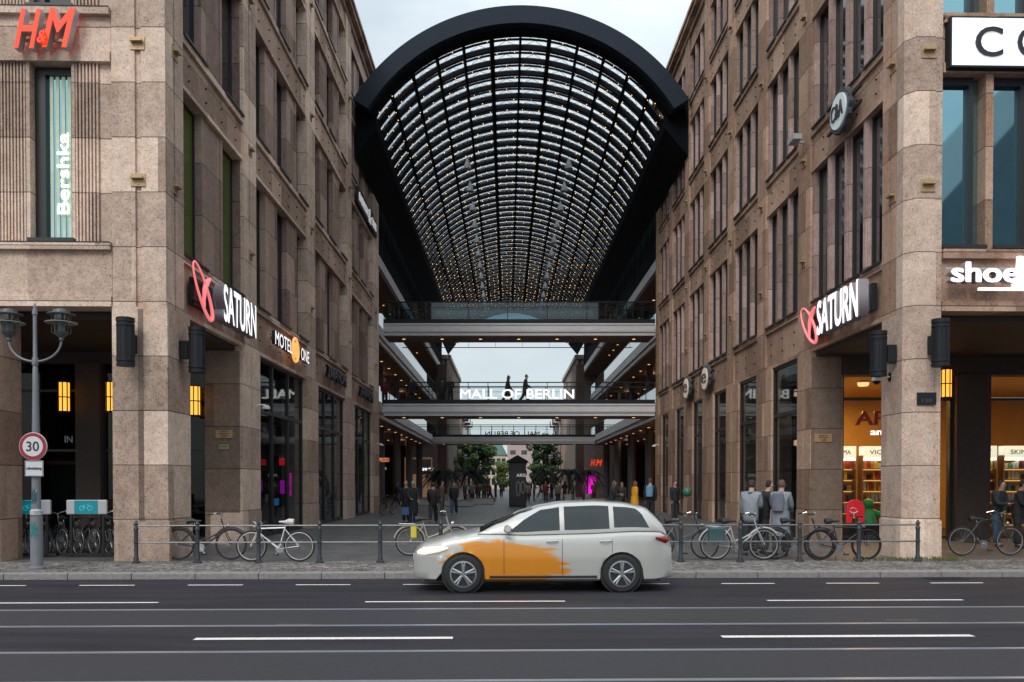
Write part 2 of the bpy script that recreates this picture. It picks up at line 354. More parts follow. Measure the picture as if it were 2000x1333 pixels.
k = MB(); k.quad((-200, 18.2, -.012), (200, 18.2, -.012), (200, 700, -.012), (-200, 700, -.012)); tag(k.build('ground', M_slab), kind='structure')
# grass tufts at the foot of the right corner pier
k = MB()
for i in range(420):
    x = random.choice((random.uniform(8.6, 9.9), random.gauss(9.75, .18), random.gauss(8.2, .5))); y = 18.72+random.uniform(-.32, .18)+(x-9)*.024; h = random.uniform(.02, .09); a = random.uniform(0, PI)
    c, s = math.cos(a)*.012, math.sin(a)*.012
    k.quad((x-c, y-s, 0), (x+c, y+s, 0), (x+c*.3+random.gauss(0, .02), y+s*.3, h), (x-c*.3, y-s*.3, h*.9))
tag(k.build('weeds', mat('weed_green', (.09, .11, .025), .8)), 'dry green weeds sprouting from the paving by the right corner pier', 'weeds', kind='stuff')

# ================================================================ STONE BUILDINGS
FL = [(7.0, 10.9), (12.1, 15.4), (16.6, 19.4), (20.5, 22.8)]      # sill, head per storey
TOP = 24.2
def building(sg, X0, name, label, pil, bays, groundp, dglass, sm, pm, bm_, yend, panel_d):
    B = empty(name, (X0, 19, 0), 0, label, 'building')
    X = lambda d: X0+sg*d
    core = MB()
    def piece(name, m, boxes):
        k = MB()
        for q in boxes: bx(k, *q)
        return wb(k, name, m, B)
    def bx(mb, d0, d1, y0, y1, z0, z1): mb.box(X(d0), X(d1), y0, y1, z0, z1)
    for (a, b) in pil:                                              # pilasters with a groove
        c = a+(b-a)*.45; piece('pilaster', pm, [(.06, .6, a, b, 5.6, TOP-.3), (0, .0605, a+.0015, c-.04, 5.602, TOP-.302), (0, .0605, c+.04, b-.0015, 5.602, TOP-.302)])
    for (a, b) in groundp:
        c = a+(b-a)*.5; piece('ground_pier', pm, [(.05, .95, a, b, -.02, 5.597), (-.015, .0505, a+.002, c-.05, -.018, 5.595), (-.015, .0505, c+.05, b-.002, -.018, 5.595), (-.03, .9, a-.015, b+.015, -.022, .86)])
    for bi, (a, b, wins) in enumerate(bays):
        zs = [(5.6, 7.0)]+[(FL[i][1], FL[i+1][0]) for i in range(3)]+[(FL[3][1], TOP-.3)]
        for j, (z0, z1) in enumerate(zs):
            piece('wall_band', sm, [(.07, .6, a, b, z0, z1)])
            piece('ledge', pm, [(.002, .55, a+.003, b-.003, z1-.16, z1+.002)])
            piece('lintel', pm, [(.03, .5, a+.003, b-.003, z0-.002, z0+.1)])
        edges = [a]+[q for wq in wins for q in wq]+[b]
        for (s0, s1) in zip(edges[0::2], edges[1::2]):
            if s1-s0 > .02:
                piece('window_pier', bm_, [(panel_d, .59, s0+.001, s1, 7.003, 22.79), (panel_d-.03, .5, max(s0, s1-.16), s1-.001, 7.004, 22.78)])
        for (wa, wb_) in wins:
            for fi, (z0, z1) in enumerate(FL):
                # only windows that can come into view
                if 1650*(z1-1.74-2.6)/wb_ > 990: continue
                key = (name, round(wb_-wa, 2), fi)
                if key not in CACHE:
                    W_ = wb_-wa; H_ = z1-z0
                    a1 = MB(); a1.box(0, sg*.02, 0, W_, 0, H_); a2 = MB()
                    for q in ((0, .06, 0, H_), (W_-.06, W_, 0, H_)): a2.box(-sg*.05, -sg*.002, q[0], q[1], q[2], q[3])
                    a2.box(-sg*.05, -sg*.002, .06, W_-.06, H_-.07, H_); a2.box(-sg*.05, -sg*.002, .06, W_-.06, 0, .08)
                    a3 = MB(); a3.box(-sg*(dglass+.05), 0, -.03, W_+.03, 0, .055)
                    CACHE[key] = (a1.mesh('window', M_pane), a2.mesh('frame', M_frame), a3.mesh('sill', M_sill))
                m1, m2, m3 = CACHE[key]
                o = bpy.data.objects.new('window', m1); link(o, B); o.location = Vector((X(dglass), wa, z0))-B.location
                if sg < 0 and bi == 0 and fi == 0: o.material_slots[0].link = 'OBJECT'; o.material_slots[0].material = mat('green_lit_glass', (.02, .035, .012), .12, emit=.022, ecol=(.6, .85, .12))
                f = bpy.data.objects.new('frame', m2); link(f, o)
                s = bpy.data.objects.new('sill', m3); link(s, o)
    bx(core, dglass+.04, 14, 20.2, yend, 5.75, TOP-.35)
    wb(core, 'light_blocking_core', M_int, B)  # unseen box added behind the panes to stop light leaking through
    c = MB(); bx(c, -.28, 14, 18.6, yend, TOP-.3, TOP-.12); bx(c, -.36, 14, 18.5, yend, TOP-.12, TOP+.05); bx(c, -.05, .4, 18.7, yend, TOP-.55, TOP-.3); wb(c, 'cornice', sm, B)
    # bolt holes in the band courses
    h = MB()
    for (a, b, wins) in bays:
        for z in (6.05, 6.45, 11.25, 11.6, 15.75, 16.1, 19.7, 20.05):
            yy = a+.5
            while yy < b-.2: h.cyl((X(.0695), yy, z), (X(.03), yy, z), .022, n=6); yy += 1.15
    tag(wb(h, 'anchor_bolts', M_black, B), kind='stuff')
    return B, X
CACHE = {}
def trip(a, n, w, g): return [(a+i*(w+g), a+i*(w+g)+w) for i in range(n)]
lp = [(18.73, 19.7), (24.2, 25.4), (31.9, 33.2), (39.7, 41.0), (47.5, 49.6)]
lb = [(19.7, 24.2, [(19.78, 21.25), (22.7, 24.15)])]+[(25.4+7.8*i, 31.9+7.8*i, [(25.45+7.8*i+j*2.6, 25.45+7.8*i+j*2.6+1.35) for j in range(3)]) for i in range(3)]
lg = [(23.95, 25.7), (31.7, 33.6), (39.5, 41.6), (47.3, 49.6)]
BL, XL = building(-1, -7.5, 'stone_building', 'left sandstone office and shop building with pairs and triples of tall windows', lp, lb, lg, .36, st_l, st_p, st_lp, 49.6, .13)
rp = [(19.6, 20.35), (25.2, 26.2)]+[(29.5+4.15*i, 30.45+4.15*i) for i in range(5)]
rp[-1] = (46.1, 47.05); 
rb = [(20.35, 25.2, [(20.42+i*1.2, 20.42+i*1.2+.98) for i in range(4)])]+[(26.2 if i == 0 else 30.45+4.15*(i-1), 29.5+4.15*i, [(q+.1+j*1.07, q+.1+j*1.07+.9) for j in range(3)]) for i, q in enumerate([26.25]+[30.45+4.15*k for k in range(4)])]
rb += [(47.05, 50.2, [(47.15+j*1.07, 47.15+j*1.07+.9) for j in range(3)])]; rp += [(50.2, 51.2)]
rg = [(25.05, 26.2), (28.8, 30.5), (32.9, 34.7), (36.9, 38.9), (41.0, 43.0), (45.1, 47.2), (49.2, 51.2)]
BR, XR = building(1, 9.0, 'stone_building', 'right sandstone shop building with rows of narrow triple windows', rp, rb, rg, .25, st_r, st_r, st_rp, 51.2, .105)
# --- corner piers and street fronts
def fr(mb, s0, s1, d0, d1, z0, z1): mb.box(s0, s1, d0, d1, z0, z1)
c = MB()
for (z0, z1, g_) in ((-.02, .86, -.03), (.86, 5.598, 0)):
    c.box(-8.7-g_, -7.5+.02-g_, 18.66+g_, 20.0-g_, z0, z1)
c.box(-8.68, -8.12, 18.72, 20.0, 5.6, TOP-.31); c.box(-8.12, -7.51, 18.7195, 18.728, 5.6, TOP-.31)
c.box(-8.68, -8.17, 18.66, 18.7195, 5.6, TOP-.31); c.box(-8.03, -7.5, 18.66, 18.7195, 5.6, TOP-.31)
wb(c, 'corner_pier', st_p, BL)
c2 = MB()
c2.box(-8.13, -8.01, 18.655, 18.6595, .86, 5.55); wb(c2, 'groove', st_d, BL)
w = MB(SM); f = MB(SM); d_ = MB(SM)
xx = -8.7
fr(w, -24, xx, .06, .6, 5.6, 7.0); fr(w, -24, xx, .06, .6, 10.95, 12.1); fr(w, -24, xx, .06, .6, 15.4, 16.6); fr(w, -24, xx, .06, .6, 19.4, 20.5); fr(w, -24, xx, .06, .6, 22.8, 24.1)
for (z0, z1) in FL:
    z0 += .002; z1 = z1+.048 if z1 < 11 else z1
    fr(w, -24, -11.2, .1, .6, z0, z1-.002); fr(w, -10.56, -10.48, .08, .6, z0, z1-.002); fr(w, -9.57, -9.5, .08, .6, z0, z1-.002); fr(w, -8.97, -8.7, .14, .6, z0, z1-.002)
    for (a, b) in ((-11.2, -10.56), (-9.5, -8.97)):
        fr(w, a, b, .16, .6, z0, z1-.002); n = int((b-a)/.068)
        for i in range(n): fr(f, a+i*(b-a)/n+.012, a+i*(b-a)/n+.048, .09, .1595, z0, z1-.002)
for z in (6.93, 12.05, 16.55, 20.45): fr(d_, -24, xx-.003, -.06, .5, z-.1, z+.05)
for z in (5.6, 10.95): fr(d_, -24, xx-.003, .0, .5, z-.003, z+.22)
wb(w, 'street_front_wall', st_p, BL); wb(f, 'fluted_panel', st_p, BL); wb(d_, 'string_course', st_p, BL)
d2 = MB(SM)
for z in (6.98, 12.1): fr(d2, -24, xx-.003, -.07, .05, z+.001, z+.02); fr(d2, -24, xx-.003, .03, .06, z-.13, z-.1)
wb(d2, 'flashing', M_black, BL)
for (z0, z1) in FL[:3]:
    o = MB(SM); fr(o, -10.46, -9.59, .42, .45, z0, z1); win = wb(o, 'window', M_teal if z0 < 8 else M_pane, BL)
    o = MB(SM); fr(o, -10.48, -10.25, .3, .42, z0, z1); fr(o, -10.25, -9.57, .3, .42, z1-.12, z1); fr(o, -10.5, -9.5, -.03, .42, z0, z0+.09); q = o.build('frame', M_frame, win)
# upper glazing behind the street window of the first storey: pale curtain strips
o = MB(SM)
for i in range(5): fr(o, -10.2+i*.13, -10.13+i*.13, .40, .415, 7.12, 10.78)
q = wb(o, 'curtain', mat('glowing_curtain', (.42, .50, .46), .8, emit=.2, ecol=(.6, .75, .45), noise=.5, nscale=.5), BL)  # lit look of the strips comes from emission put into the material
# street arcade piers (left)
g1 = MB(SM); 
for i in range(3):
    a = -12.35-3.6*i; fr(g1, a, a+1.2, .0, .9, -.02, 5.598)
wb(g1, 'street_piers', st_l, BL)
# arcade ceiling, back wall, glazing
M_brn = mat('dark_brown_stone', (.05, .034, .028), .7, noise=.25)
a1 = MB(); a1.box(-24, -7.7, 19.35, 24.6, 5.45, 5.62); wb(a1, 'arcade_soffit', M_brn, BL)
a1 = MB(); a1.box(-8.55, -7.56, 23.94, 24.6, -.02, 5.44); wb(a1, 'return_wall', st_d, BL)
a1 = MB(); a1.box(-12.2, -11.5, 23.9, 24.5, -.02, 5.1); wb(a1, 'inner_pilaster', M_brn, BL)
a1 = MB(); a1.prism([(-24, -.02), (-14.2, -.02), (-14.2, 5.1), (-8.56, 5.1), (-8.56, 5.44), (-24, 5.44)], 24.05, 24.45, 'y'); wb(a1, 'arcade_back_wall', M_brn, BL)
a2 = MB()
for x in (-14.1, -11.48, -10.0, -8.58): a2.box(x-.04, x+.04, 24.1, 24.2, 0, 5.1)
for z in (.1, 2.6, 4.3): a2.box(-14.2, -8.55, 24.11, 24.19, z, z+.07)
a3 = MB(); a3.box(-14.2, -8.55, 24.14, 24.16, 0, 5.1); sw = wb(a3, 'shop_window', M_shopglass, BL); o = a2.build('frame', M_frame, sw)
# interiors of the left building's ground floor
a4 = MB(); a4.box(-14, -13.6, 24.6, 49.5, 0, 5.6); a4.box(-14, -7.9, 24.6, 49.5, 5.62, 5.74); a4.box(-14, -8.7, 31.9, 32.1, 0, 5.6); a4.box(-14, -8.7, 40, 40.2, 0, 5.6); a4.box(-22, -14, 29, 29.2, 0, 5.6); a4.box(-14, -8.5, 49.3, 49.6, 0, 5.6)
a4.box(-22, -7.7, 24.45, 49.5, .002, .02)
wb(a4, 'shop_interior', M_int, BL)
# side shop windows
def side_shop(B, X, bays, clear=M_shopglass, mull=3, dg=.22):
    for (a, b) in bays:
        g_ = MB(); g_.box(X(dg), X(dg+.02), a, b, .12, 5.55); s = wb(g_, 'shop_window', clear, B)
        f_ = MB()
        for i in range(mull+1): y = a+(b-a)*i/mull; f_.box(X(dg-.06), X(dg+.08), y-.04, y+.04, .0, 5.6)
        for z in (.0, 3.9, 5.5): f_.box(X(dg-.05), X(dg+.07), a+.04, b-.04, z, z+.12)
        f_.build('frame', M_frame, s)
side_shop(BL, XL, [(25.7, 31.7), (33.6, 39.5), (41.6, 47.3)])
side_shop(BR, XR, [(26.2, 28.8), (30.5, 32.9), (34.7, 36.9), (38.9, 41.0), (43.0, 45.1), (47.2, 49.2)], mull=1, dg=.13)
# --- right building corner and front
c = MB()
def cham(x0, g_, z0, z1): c.prism([(9.0-g_, 20.33), (9.0-g_, 19.28-g_), (9.2-g_, 19.06-g_), (9.62, 19.07-g_), (9.62, 19.12-g_), (9.8+g_, 19.12-g_), (9.8+g_, 20.33)], z0, z1)
cham(0, .03, -.02, .86); cham(0, .0, .86, 5.598); c.prism([(9.0, 19.595), (9.0, 19.28), (9.2, 19.06), (9.62, 19.07), (9.62, 19.12), (9.8, 19.12), (9.8, 20.33), (9.7, 20.33), (9.7, 19.595)], 5.6, TOP-.31)
wb(c, 'corner_pier', st_p, BR)
w = MB(SM); d_ = MB(SM); X1 = 9.82
for (z0, z1) in ((5.6, 7.0), (10.95, 12.25), (15.4, 16.6), (19.4, 20.5), (22.8, 24.1)): fr(w, X1, 24, .12, .6, z0, z1)
for (z0, z1) in FL:
    z1 = z1+.048 if z1 < 11 else z1
    for i in range(5): a = 10.82+i*1.2; fr(w, a, a+.17, .1, .6, z0+.002, z1-.002)
    fr(w, 16, 24, .1, .6, z0+.002, z1-.002)
    for i in range(4):
        a = X1+.0+i*1.2 if i else X1; b = 10.82+i*1.2; a = 10.99+(i-1)*1.2 if i else X1
        o = MB(SM); fr(o, a, b, .42, .45, z0, z1); win = wb(o, 'window', M_teal, BR)
        o = MB(SM); fr(o, b-.28, b-.17, .3, .419, z0, z1); fr(o, a, b-.28, .3, .419, z1-.18, z1); fr(o, a, b, .0, .419, z0, z0+.08); o.build('frame', M_frame, win)
for z in (6.93, 12.2, 16.55, 20.45): fr(d_, X1+.003, 24, .0, .5, z-.16, z+.05)
for z in (5.6, 10.95): fr(d_, X1+.003, 24, .06, .5, z-.003, z+.22)
wb(w, 'street_front_wall', st_r, BR); wb(d_, 'string_course', st_r, BR)
g1 = MB(SM)
for i in range(3): a = 12.9+3.6*i; fr(g1, a, a+1.2, .2, .9, -.02, 5.598)
wb(g1, 'street_piers', st_r, BR)
a1 = MB(); a1.box(9.15, 24, 19.7, 25.8, 5.45, 5.62); wb(a1, 'arcade_soffit', M_brn, BR)
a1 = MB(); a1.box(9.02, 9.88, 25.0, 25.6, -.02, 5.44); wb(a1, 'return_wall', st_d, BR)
a1 = MB(); a1.box(13.25, 14.25, 24.9, 25.5, -.02, 4.9); wb(a1, 'inner_pilaster', M_brn, BR)
a1 = MB(); a1.box(9.9, 24, 25.0, 25.5, 4.9, 5.44); wb(a1, 'arcade_lintel', M_brn, BR)
a2 = MB()
for x in (9.95, 11.6, 13.2, 14.32, 16.4): a2.box(x-.05, x+.05, 25.1, 25.2, 0, 4.9)
for z in (.05, 4.15): a2.box(9.9, 20, 25.11, 25.19, z, z+.08)
a3 = MB(); a3.box(9.9, 20, 25.14, 25.16, 0, 4.9); sw = wb(a3, 'shop_window', M_shopclear, BR); a2.build('frame', M_frame, sw)
# ground floor rooms on the right
M_warm = mat('warm_wall', (.58, .35, .11), .7, noise=.1, nscale=2)
a4 = MB(); a4.box(9.7, 9.85, 25.6, 51, 0, 5.44); a4.box(14.9, 15.0, 32, 51, 0, 5.44); a4.box(9.05, 9.7, 51.0, 51.2, 0, 5.6); wb(a4, 'shop_interior', M_int, BR)
a4 = MB(); a4.box(9.86, 20.3, 32, 32.2, 0, 4.9); a4.box(20, 20.3, 25.3, 32, 0, 4.9); a4.box(9.86, 20, 25.25, 32, 4.92, 5.0); a4.box(9.86, 9.9, 25.65, 32, 0, 4.9); wb(a4, 'shop_wall', M_warm, BR)
# wall-mounted bits: small brass uplights on every pilaster
u = MB(); u.box(-.16, .16, -.02, .0, -.14, .14); u.box(-.13, .13, -.12, -.02, .01, .055); u.cyl((0, -.03, -.09), (0, -.02, -.09), .02)
ume = u.mesh('plate', M_brass)
def uplight(x, y, z, rz, label):
    o = bpy.data.objects.new('wall_bracket', ume); COL.objects.link(o); o.location = (x, y, z); o.rotation_euler = (0, 0, rz); tag(o, label, 'wall bracket', 'brass brackets on the stone pilasters')
zn = ['first', 'second', 'third', 'fourth']
for zi, z in enumerate((8.37, 11.35)): uplight(-8.1, 18.655, z, 0, 'brass wall bracket on the street face of the left corner pier, '+('lower' if zi == 0 else 'upper')+' one'); uplight(9.45, 19.06, z+.02, 0, 'brass wall bracket on the street face of the right corner pier, '+('lower' if zi == 0 else 'upper')+' one')
for i, y in enumerate((19.2, 24.8, 32.5, 40.3, 48.3)):
    for zi, z in enumerate((8.37, 11.4, 15.7, 19.9)):
        if 1650*(z-1.74)/y < 940: uplight(-7.5, y, z, PI/2, f'brass bracket on the {zn[i] if i<4 else "last"} passage pilaster of the left building, {zn[zi]} from below')
for i, y in enumerate((19.8, 25.7, 29.97, 34.1, 38.3, 42.4)):
    for zi, z in enumerate((8.37, 11.4, 15.7, 19.9)):
        if 1650*(z-1.74)/y < 940: uplight(9.0, y, z, -PI/2, f'brass bracket on passage pilaster {["nearest","second","third","fourth","fifth","sixth"][i]} from the street on the right building, {zn[zi]} from below')
# ================================================================ SIGNS on the stone fronts
RL = (0, 1, 0); RR = (0, -1, 0)
RSt = (math.cos(SA), math.sin(SA), 0)
def at(x, y, z): return (x, y, z)
# red fashion store sign, upper left
e = empty('shop_sign', st(-10.13, FY-.05, 11.75), 0, 'red slanted letters on two rails on the far left street front', 'shop sign')
M_alu = mat('brushed_alu', (.5, .5, .52), .4, metal=.5)
text('H', 'letter', st(-10.33, FY-.16, 11.50), RSt, .58, .86, M_red, e, .09, .022, .35, side=M_alu); text('M', 'letter', st(-9.67, FY-.16, 11.53), RSt, .72, .86, M_red, e, .09, .022, .35, side=M_alu)
text('&', 'letter', st(-10.0, FY-.30, 11.30), RSt, .2, .26, M_red, e, .03, .012, .2)
b = MB(); 
for z in (11.66, 11.35): b.box(-10.66, -9.43, 18.52, 18.56, z-.03, z+.03)
wb(b, 'mounting_rail', M_brass, e)
# vertical lettering in the window
text('Bershka', 'shop_sign', st(-9.90, FY+.36, 8.62), (0, 0, 1), 1.8, .26, mat('lit_cream', (.9, .9, .85), .5, emit=.95, ecol=(1, .97, .82)), None, .02, .005, 0, up=(-1, 0, 0), label='white glowing vertical lettering in the tall street window on the left', cat='shop sign')
def saturn(sg, X, yc, z):
    r = RL if sg < 0 else RR; face = X-sg*.25; right = Vector(r)
    e = empty('shop_sign', (face, yc, z), 0, ('left' if sg < 0 else 'right')+' electronics store sign, white slanting capitals with pink ring planet emblem, above the arcade opening', 'shop sign')
    text('SATURN', 'letters', (face, yc+right.y*.55, z-.02), r, 2.75, .95, M_white, e, .12, .03, .0, side=mat('sign_side', (.28, .25, .28), .5))
    M = frame((face, yc-right.y*1.72, z+.0), r); M = Matrix.Translation(-Vector((face, yc, z))) @ M
    ca, sa = math.cos(R(-42)), math.sin(R(-42))
    b = MB(M); pts = [(-.15+.82*math.cos(t)*ca-.27*math.sin(t)*sa, .82*math.cos(t)*sa+.27*math.sin(t)*ca, 0) for t in [2*PI*i/40 for i in range(40)]]
    rr = [.02+.025*(.5+.5*math.cos(2*PI*i/40)) for i in range(40)]
    b.tube(pts, rr, 8, True); b.build('ring', M_pink, e, True)
    b = MB(M); b.tube([(.34, .42, .0), (.12, .3, .0), (-.04, .08, .0), (-.10, -.2, .0), (-.02, -.48, 0)], [.03, .07, .06, .04, .015], 8); b.build('planet', M_pink, e, True)
    b = MB(M); b.box(-.5, .5, .2, .26, -.16, -.1); b.box(-.5, .5, -.26, -.2, -.16, -.1); b.build('mounting_rail', M_black, e)
    b = MB(Matrix.Translation(-Vector((face, yc, z)))); b.box(X, face+sg*.13, yc-2.1, yc+2.1, z-.35, z+.3); b.build('backing_box', M_black, e)
saturn(-1, -7.5, 22.1, 6.28); saturn(1, 9.0, 22.7, 6.28)
e = empty('shop_sign', (-7.35, 29.0, 6.3), 0, 'white hotel lettering with an orange ringed numeral on the left building', 'shop sign')
text('MOTEL', 'letters', (-7.36, 27.75, 6.3), RL, 2.1, .44, M_white, e, .05, .008, side=M_letgrey); text('ONE', 'letters', (-7.36, 30.65, 6.3), RL, 1.2, .44, M_white, e, .05, .008, side=M_letgrey)
b = MB(Matrix.Translation((.03, .32, .0))); b.torus((0, 0, 0), .40, .045, 'x', 28); b.build('numeral_ring', mat('lit_orange', (.9, .4, .1), .5, emit=1.0, ecol=(1, .42, .12)), e, True); text('1', 'numeral', (-7.33, 29.32, 6.3), RL, .2, .5, mat('lit_orange'), e, .04, .03)
b = MB(Matrix.Translation((-.1, -.0, 0))); b.box(-.03, 0.0, -2.2, 2.6, -.05, .05); b.build('mounting_rail', M_black, e)
for i, y in enumerate((36.7, 44.4)):
    text('ZARA HOME', 'shop_sign', (-7.38, y, 6.3), RL, 4.2, .5, M_letgrey, None, .06, .012, label='unlit dark capitals on the left building, '+('nearer' if i == 0 else 'farther')+' of the two alike', cat='shop sign')
e = empty('shop_sign', (-7.4, 45.5, 16.0), 0, 'white lettering on a dark slanting board high on the left building beneath the roof', 'shop sign')
b = MB(Matrix.Translation((0, 0, 0))); b.box(-.05, .02, -3.4, 2.6, -.42, .42); b.build('backing_board', M_black, e)
M_soft = mat('soft_white', (.6, .6, .62), .5, emit=.45)
text('FASHION', 'letters', (-7.36, 43.7, 16.0), RL, 2.7, .42, M_soft, e, .02, .0); text('CLUB', 'letters', (-7.36, 47.0, 16.0), RL, 1.6, .42, M_soft, e, .02, .0); text('&', 'letters', (-7.36, 45.6, 16.0), RL, .6, .75, M_soft, e, .02, .0)
# badge sign on right building
def badge(y, z, r, lit, label, txt='C&A'):
    e = empty('shop_sign', (8.75, y, z), 0, label, 'shop sign')
    b = MB(); pts = []
    for i in range(48): t = 2*PI*i/48; q = r*(1+.045*math.cos(12*t)); pts.append((q*math.cos(t), q*math.sin(t)*.86))
    b.prism(pts, 0, .16, 'x'); b.build('scalloped_plate', mat('badge_grey', (.06, .065, .07), .4), e)
    b = MB(); b.prism([(r*.80*math.cos(2*PI*i/40), r*.69*math.sin(2*PI*i/40)) for i in range(40)], -.04, -.002, 'x'); b.build('disc', lit, e)
    text(txt, 'letters', (8.69, y, z), RR, r*1.2, r*.66, mat('badge_letters', (.05, .045, .05), .4), e, .015, .004)
    b = MB()
    for q in (.32*r, -.32*r): b.box(.1, .16, -r*1.7, r*1.7, q-.04, q+.04)
    b.build('mounting_rail', M_black, e)
badge(22.4, 11.5, .64, mat('badge_pale', (.5, .56, .58), .4, emit=.22, ecol=(.7, .85, .9)), 'large round scalloped grey badge sign high on the right building')
for i, y in enumerate((37.4, 41.3)): badge(y, 6.3, .68, mat('badge_cream', (.5, .42, .36), .4, emit=.25, ecol=(1, .75, .6)), 'small round cream badge sign low on the right building, '+('nearer' if i == 0 else 'farther')+' one', 'e')
# white light box with black crescents (right edge) and the white shoe shop letters
e = empty('shop_sign', st(11.4, FY-.05, 11.55), 0, 'long white light box with black letters on the right street front', 'shop sign')
b = MB(SM); b.box(9.87, 14.2, -.12, .1, 10.98, 12.1); wb(b, 'light_box_frame', M_black, e)
b = MB(SM); b.box(9.91, 14.16, -.135, -.121, 11.02, 12.06); wb(b, 'light_box', mat('lightbox_white', (.8, .85, .88), .5, emit=.62, ecol=(.85, .95, 1)), e)
for i, ch in enumerate('CO'):
    text(ch, 'letter', st(10.73+i*.95, FY-.15, 11.53), RSt, .62, .66, mat('letter_black', (.02, .015, .025), .3), e, .02, .008)
e = empty('shop_sign', st(10.9, FY-.1, 6.38), 0, 'glowing white lower case letters on the right street front with a white figure', 'shop sign')
text('shoe', 'letters', st(10.63, FY-.14, 6.4), RSt, 1.55, .46, M_white, e, .09, .035, side=mat('sign_side'))
b = MB(SM); b.box(9.85, 14, -.05, .0, 6.5, 6.55); b.box(10.55, 12.6, -.1, -.05, 6.03, 6.09); wb(b, 'mounting_rail', M_alu, e)
b = MB(SM @ Matrix.Translation((11.5, -.12, 6.35))); b.tube([(0, 0, .42), (-.03, 0, .22)], [.09, .07], 8); b.tube([(-.03, 0, .22), (0, 0, -.28)], [.07, .2], 10); b.tube([(.02, 0, .2), (.18, 0, .3)], [.04, .03], 6); wb(b, 'figure', M_white, e, True)
b = MB(SM); b.box(10.55, 11.75, -.14, -.07, 6.03-.004, 6.085); wb(b, 'underline', M_white, e)
# cylinder wall lamps and their boxes
def cyl_lamp(x, y, z, dirv, label):
    e = empty('wall_lamp', (x, y, z), 0, label, 'wall lamp'); e['group'] = 'black cylinder lamps on the corner piers'
    b = MB(); b.lathe([(.17, -.52), (.19, -.52), (.19, -.46), (.175, -.45), (.175, -.43), (.19, -.42), (.19, -.37), (.175, -.36), (.175, .33), (.19, .34), (.19, .39), (.175, .4), (.175, .42), (.19, .43), (.19, .52), (.17, .52)], n=24)
    for i in range(10): t = 2*PI*i/10; b.box(.174*math.cos(t)-.01, .174*math.cos(t)+.01, .174*math.sin(t)-.01, .174*math.sin(t)+.01, -.36, .34)
    b.build('shade', M_black, e, True)
    b = MB(); d = Vector(dirv); p = d*.18; q = d*.38
    b.box(min(p.x, q.x)-.1*abs(d.y), max(p.x, q.x)+.1*abs(d.y), min(p.y, q.y)-.1*abs(d.x), max(p.y, q.y)+.1*abs(d.x), -.2, .2); b.build('bracket', M_black, e)
cyl_lamp(-8.24, 18.3, 4.76, (0, 1, 0), 'black cylinder wall lamp on the street face of the left corner pier')
cyl_lamp(-7.1, 19.4, 4.76, (-1, 0, 0), 'black cylinder wall lamp on the passage side of the left corner pier')
cyl_lamp(9.55, 18.65, 4.8, (0, 1, 0), 'black cylinder wall lamp on the street face of the right corner pier')
cyl_lamp(8.6, 19.6, 4.7, (1, 0, 0), 'black cylinder wall lamp on the passage side of the right corner pier')
# amber lanterns inside the arcades
def lantern(x, y, z, label):
    e = empty('wall_lantern', (x, y, z), 0, label, 'lantern')
    e['group'] = 'amber lanterns in the arcades'
    b = MB(); b.lathe([(.15, -.4), (.15, .4)], n=16); b.build('glass_shade', M_yel, e, True)
    b = MB()
    for i in range(8): t = 2*PI*i/8+.2; b.box(.155*math.cos(t)-.012, .155*math.cos(t)+.012, .155*math.sin(t)-.012, .155*math.sin(t)+.012, -.42, .42)
    for zz in (-.42, -.02, .4): b.lathe([(.165, zz), (.165, zz+.03)], n=16)
    b.box(-.03, .03, .14, .35, -.05, .05); b.build('cage', M_black, e)
lantern(-12.35, 23.6, 4.1, 'amber lantern deep in the left arcade, left one'); lantern(-11.02, 23.6, 4.1, 'amber lantern in the left arcade half hidden by the corner pier'); lantern(-8.75, 23.7, 4.0, 'amber lantern on the passage side behind the left corner pier')
lantern(12.82, 24.7, 4.6, 'amber lantern in the right arcade beside the corner pier')
# plaques
def plaque(name, x0, x1, y, z0, z1, m, lines, lm, label):
    e = empty(name, ((x0+x1)/2, y, (z0+z1)/2), 0, label, 'plaque'); b = MB(); b.box(x0, x1, y-.02, y, z0, z1); wb(b, 'plate', m, e)
    h = z1-z0
    for t, f0, hh, ww in lines: text(t, 'lettering', ((x0+x1)/2, y-.026, z0+h*f0), (1, 0, 0), (x1-x0)*ww, h*hh, lm, e, .003)
    return e
M_pl = mat('brass_plaque', (.42, .26, .13), .5); M_ink = mat('ink', (.02, .02, .02), .6)
plaque('plaque', -8.24, -7.76, 23.93, 2.98, 3.2, M_pl, [('Leipziger Platz', .82, .16, .5), ('Wilhelmstrasse', .58, .14, .6), ('131', .24, .3, .3)], M_ink, 'brass address plaque with number 131 on the left return wall')
plaque('plaque', -8.14, -7.86, 23.93, 2.66, 2.8, mat('plaque_green', (.30, .28, .15), .5), [('Eingang', .6, .2, .6)], M_ink, 'small olive plate under the left address plaque')
plaque('plaque', 9.09, 9.6, 24.99, 2.92, 3.16, M_pl, [('Leipziger Platz', .82, .16, .5), ('Wilhelmstrasse', .58, .14, .6), ('130', .24, .3, .3)], M_ink, 'brass address plaque with number 130 on the right return wall')
plaque('plaque', 9.23, 9.66, 19.05, 3.47, 3.75, M_black, [('130', .35, .3, .5)], mat('dim_letters', (.07, .08, .1), .5), 'dark plate on the street face of the right corner pier')
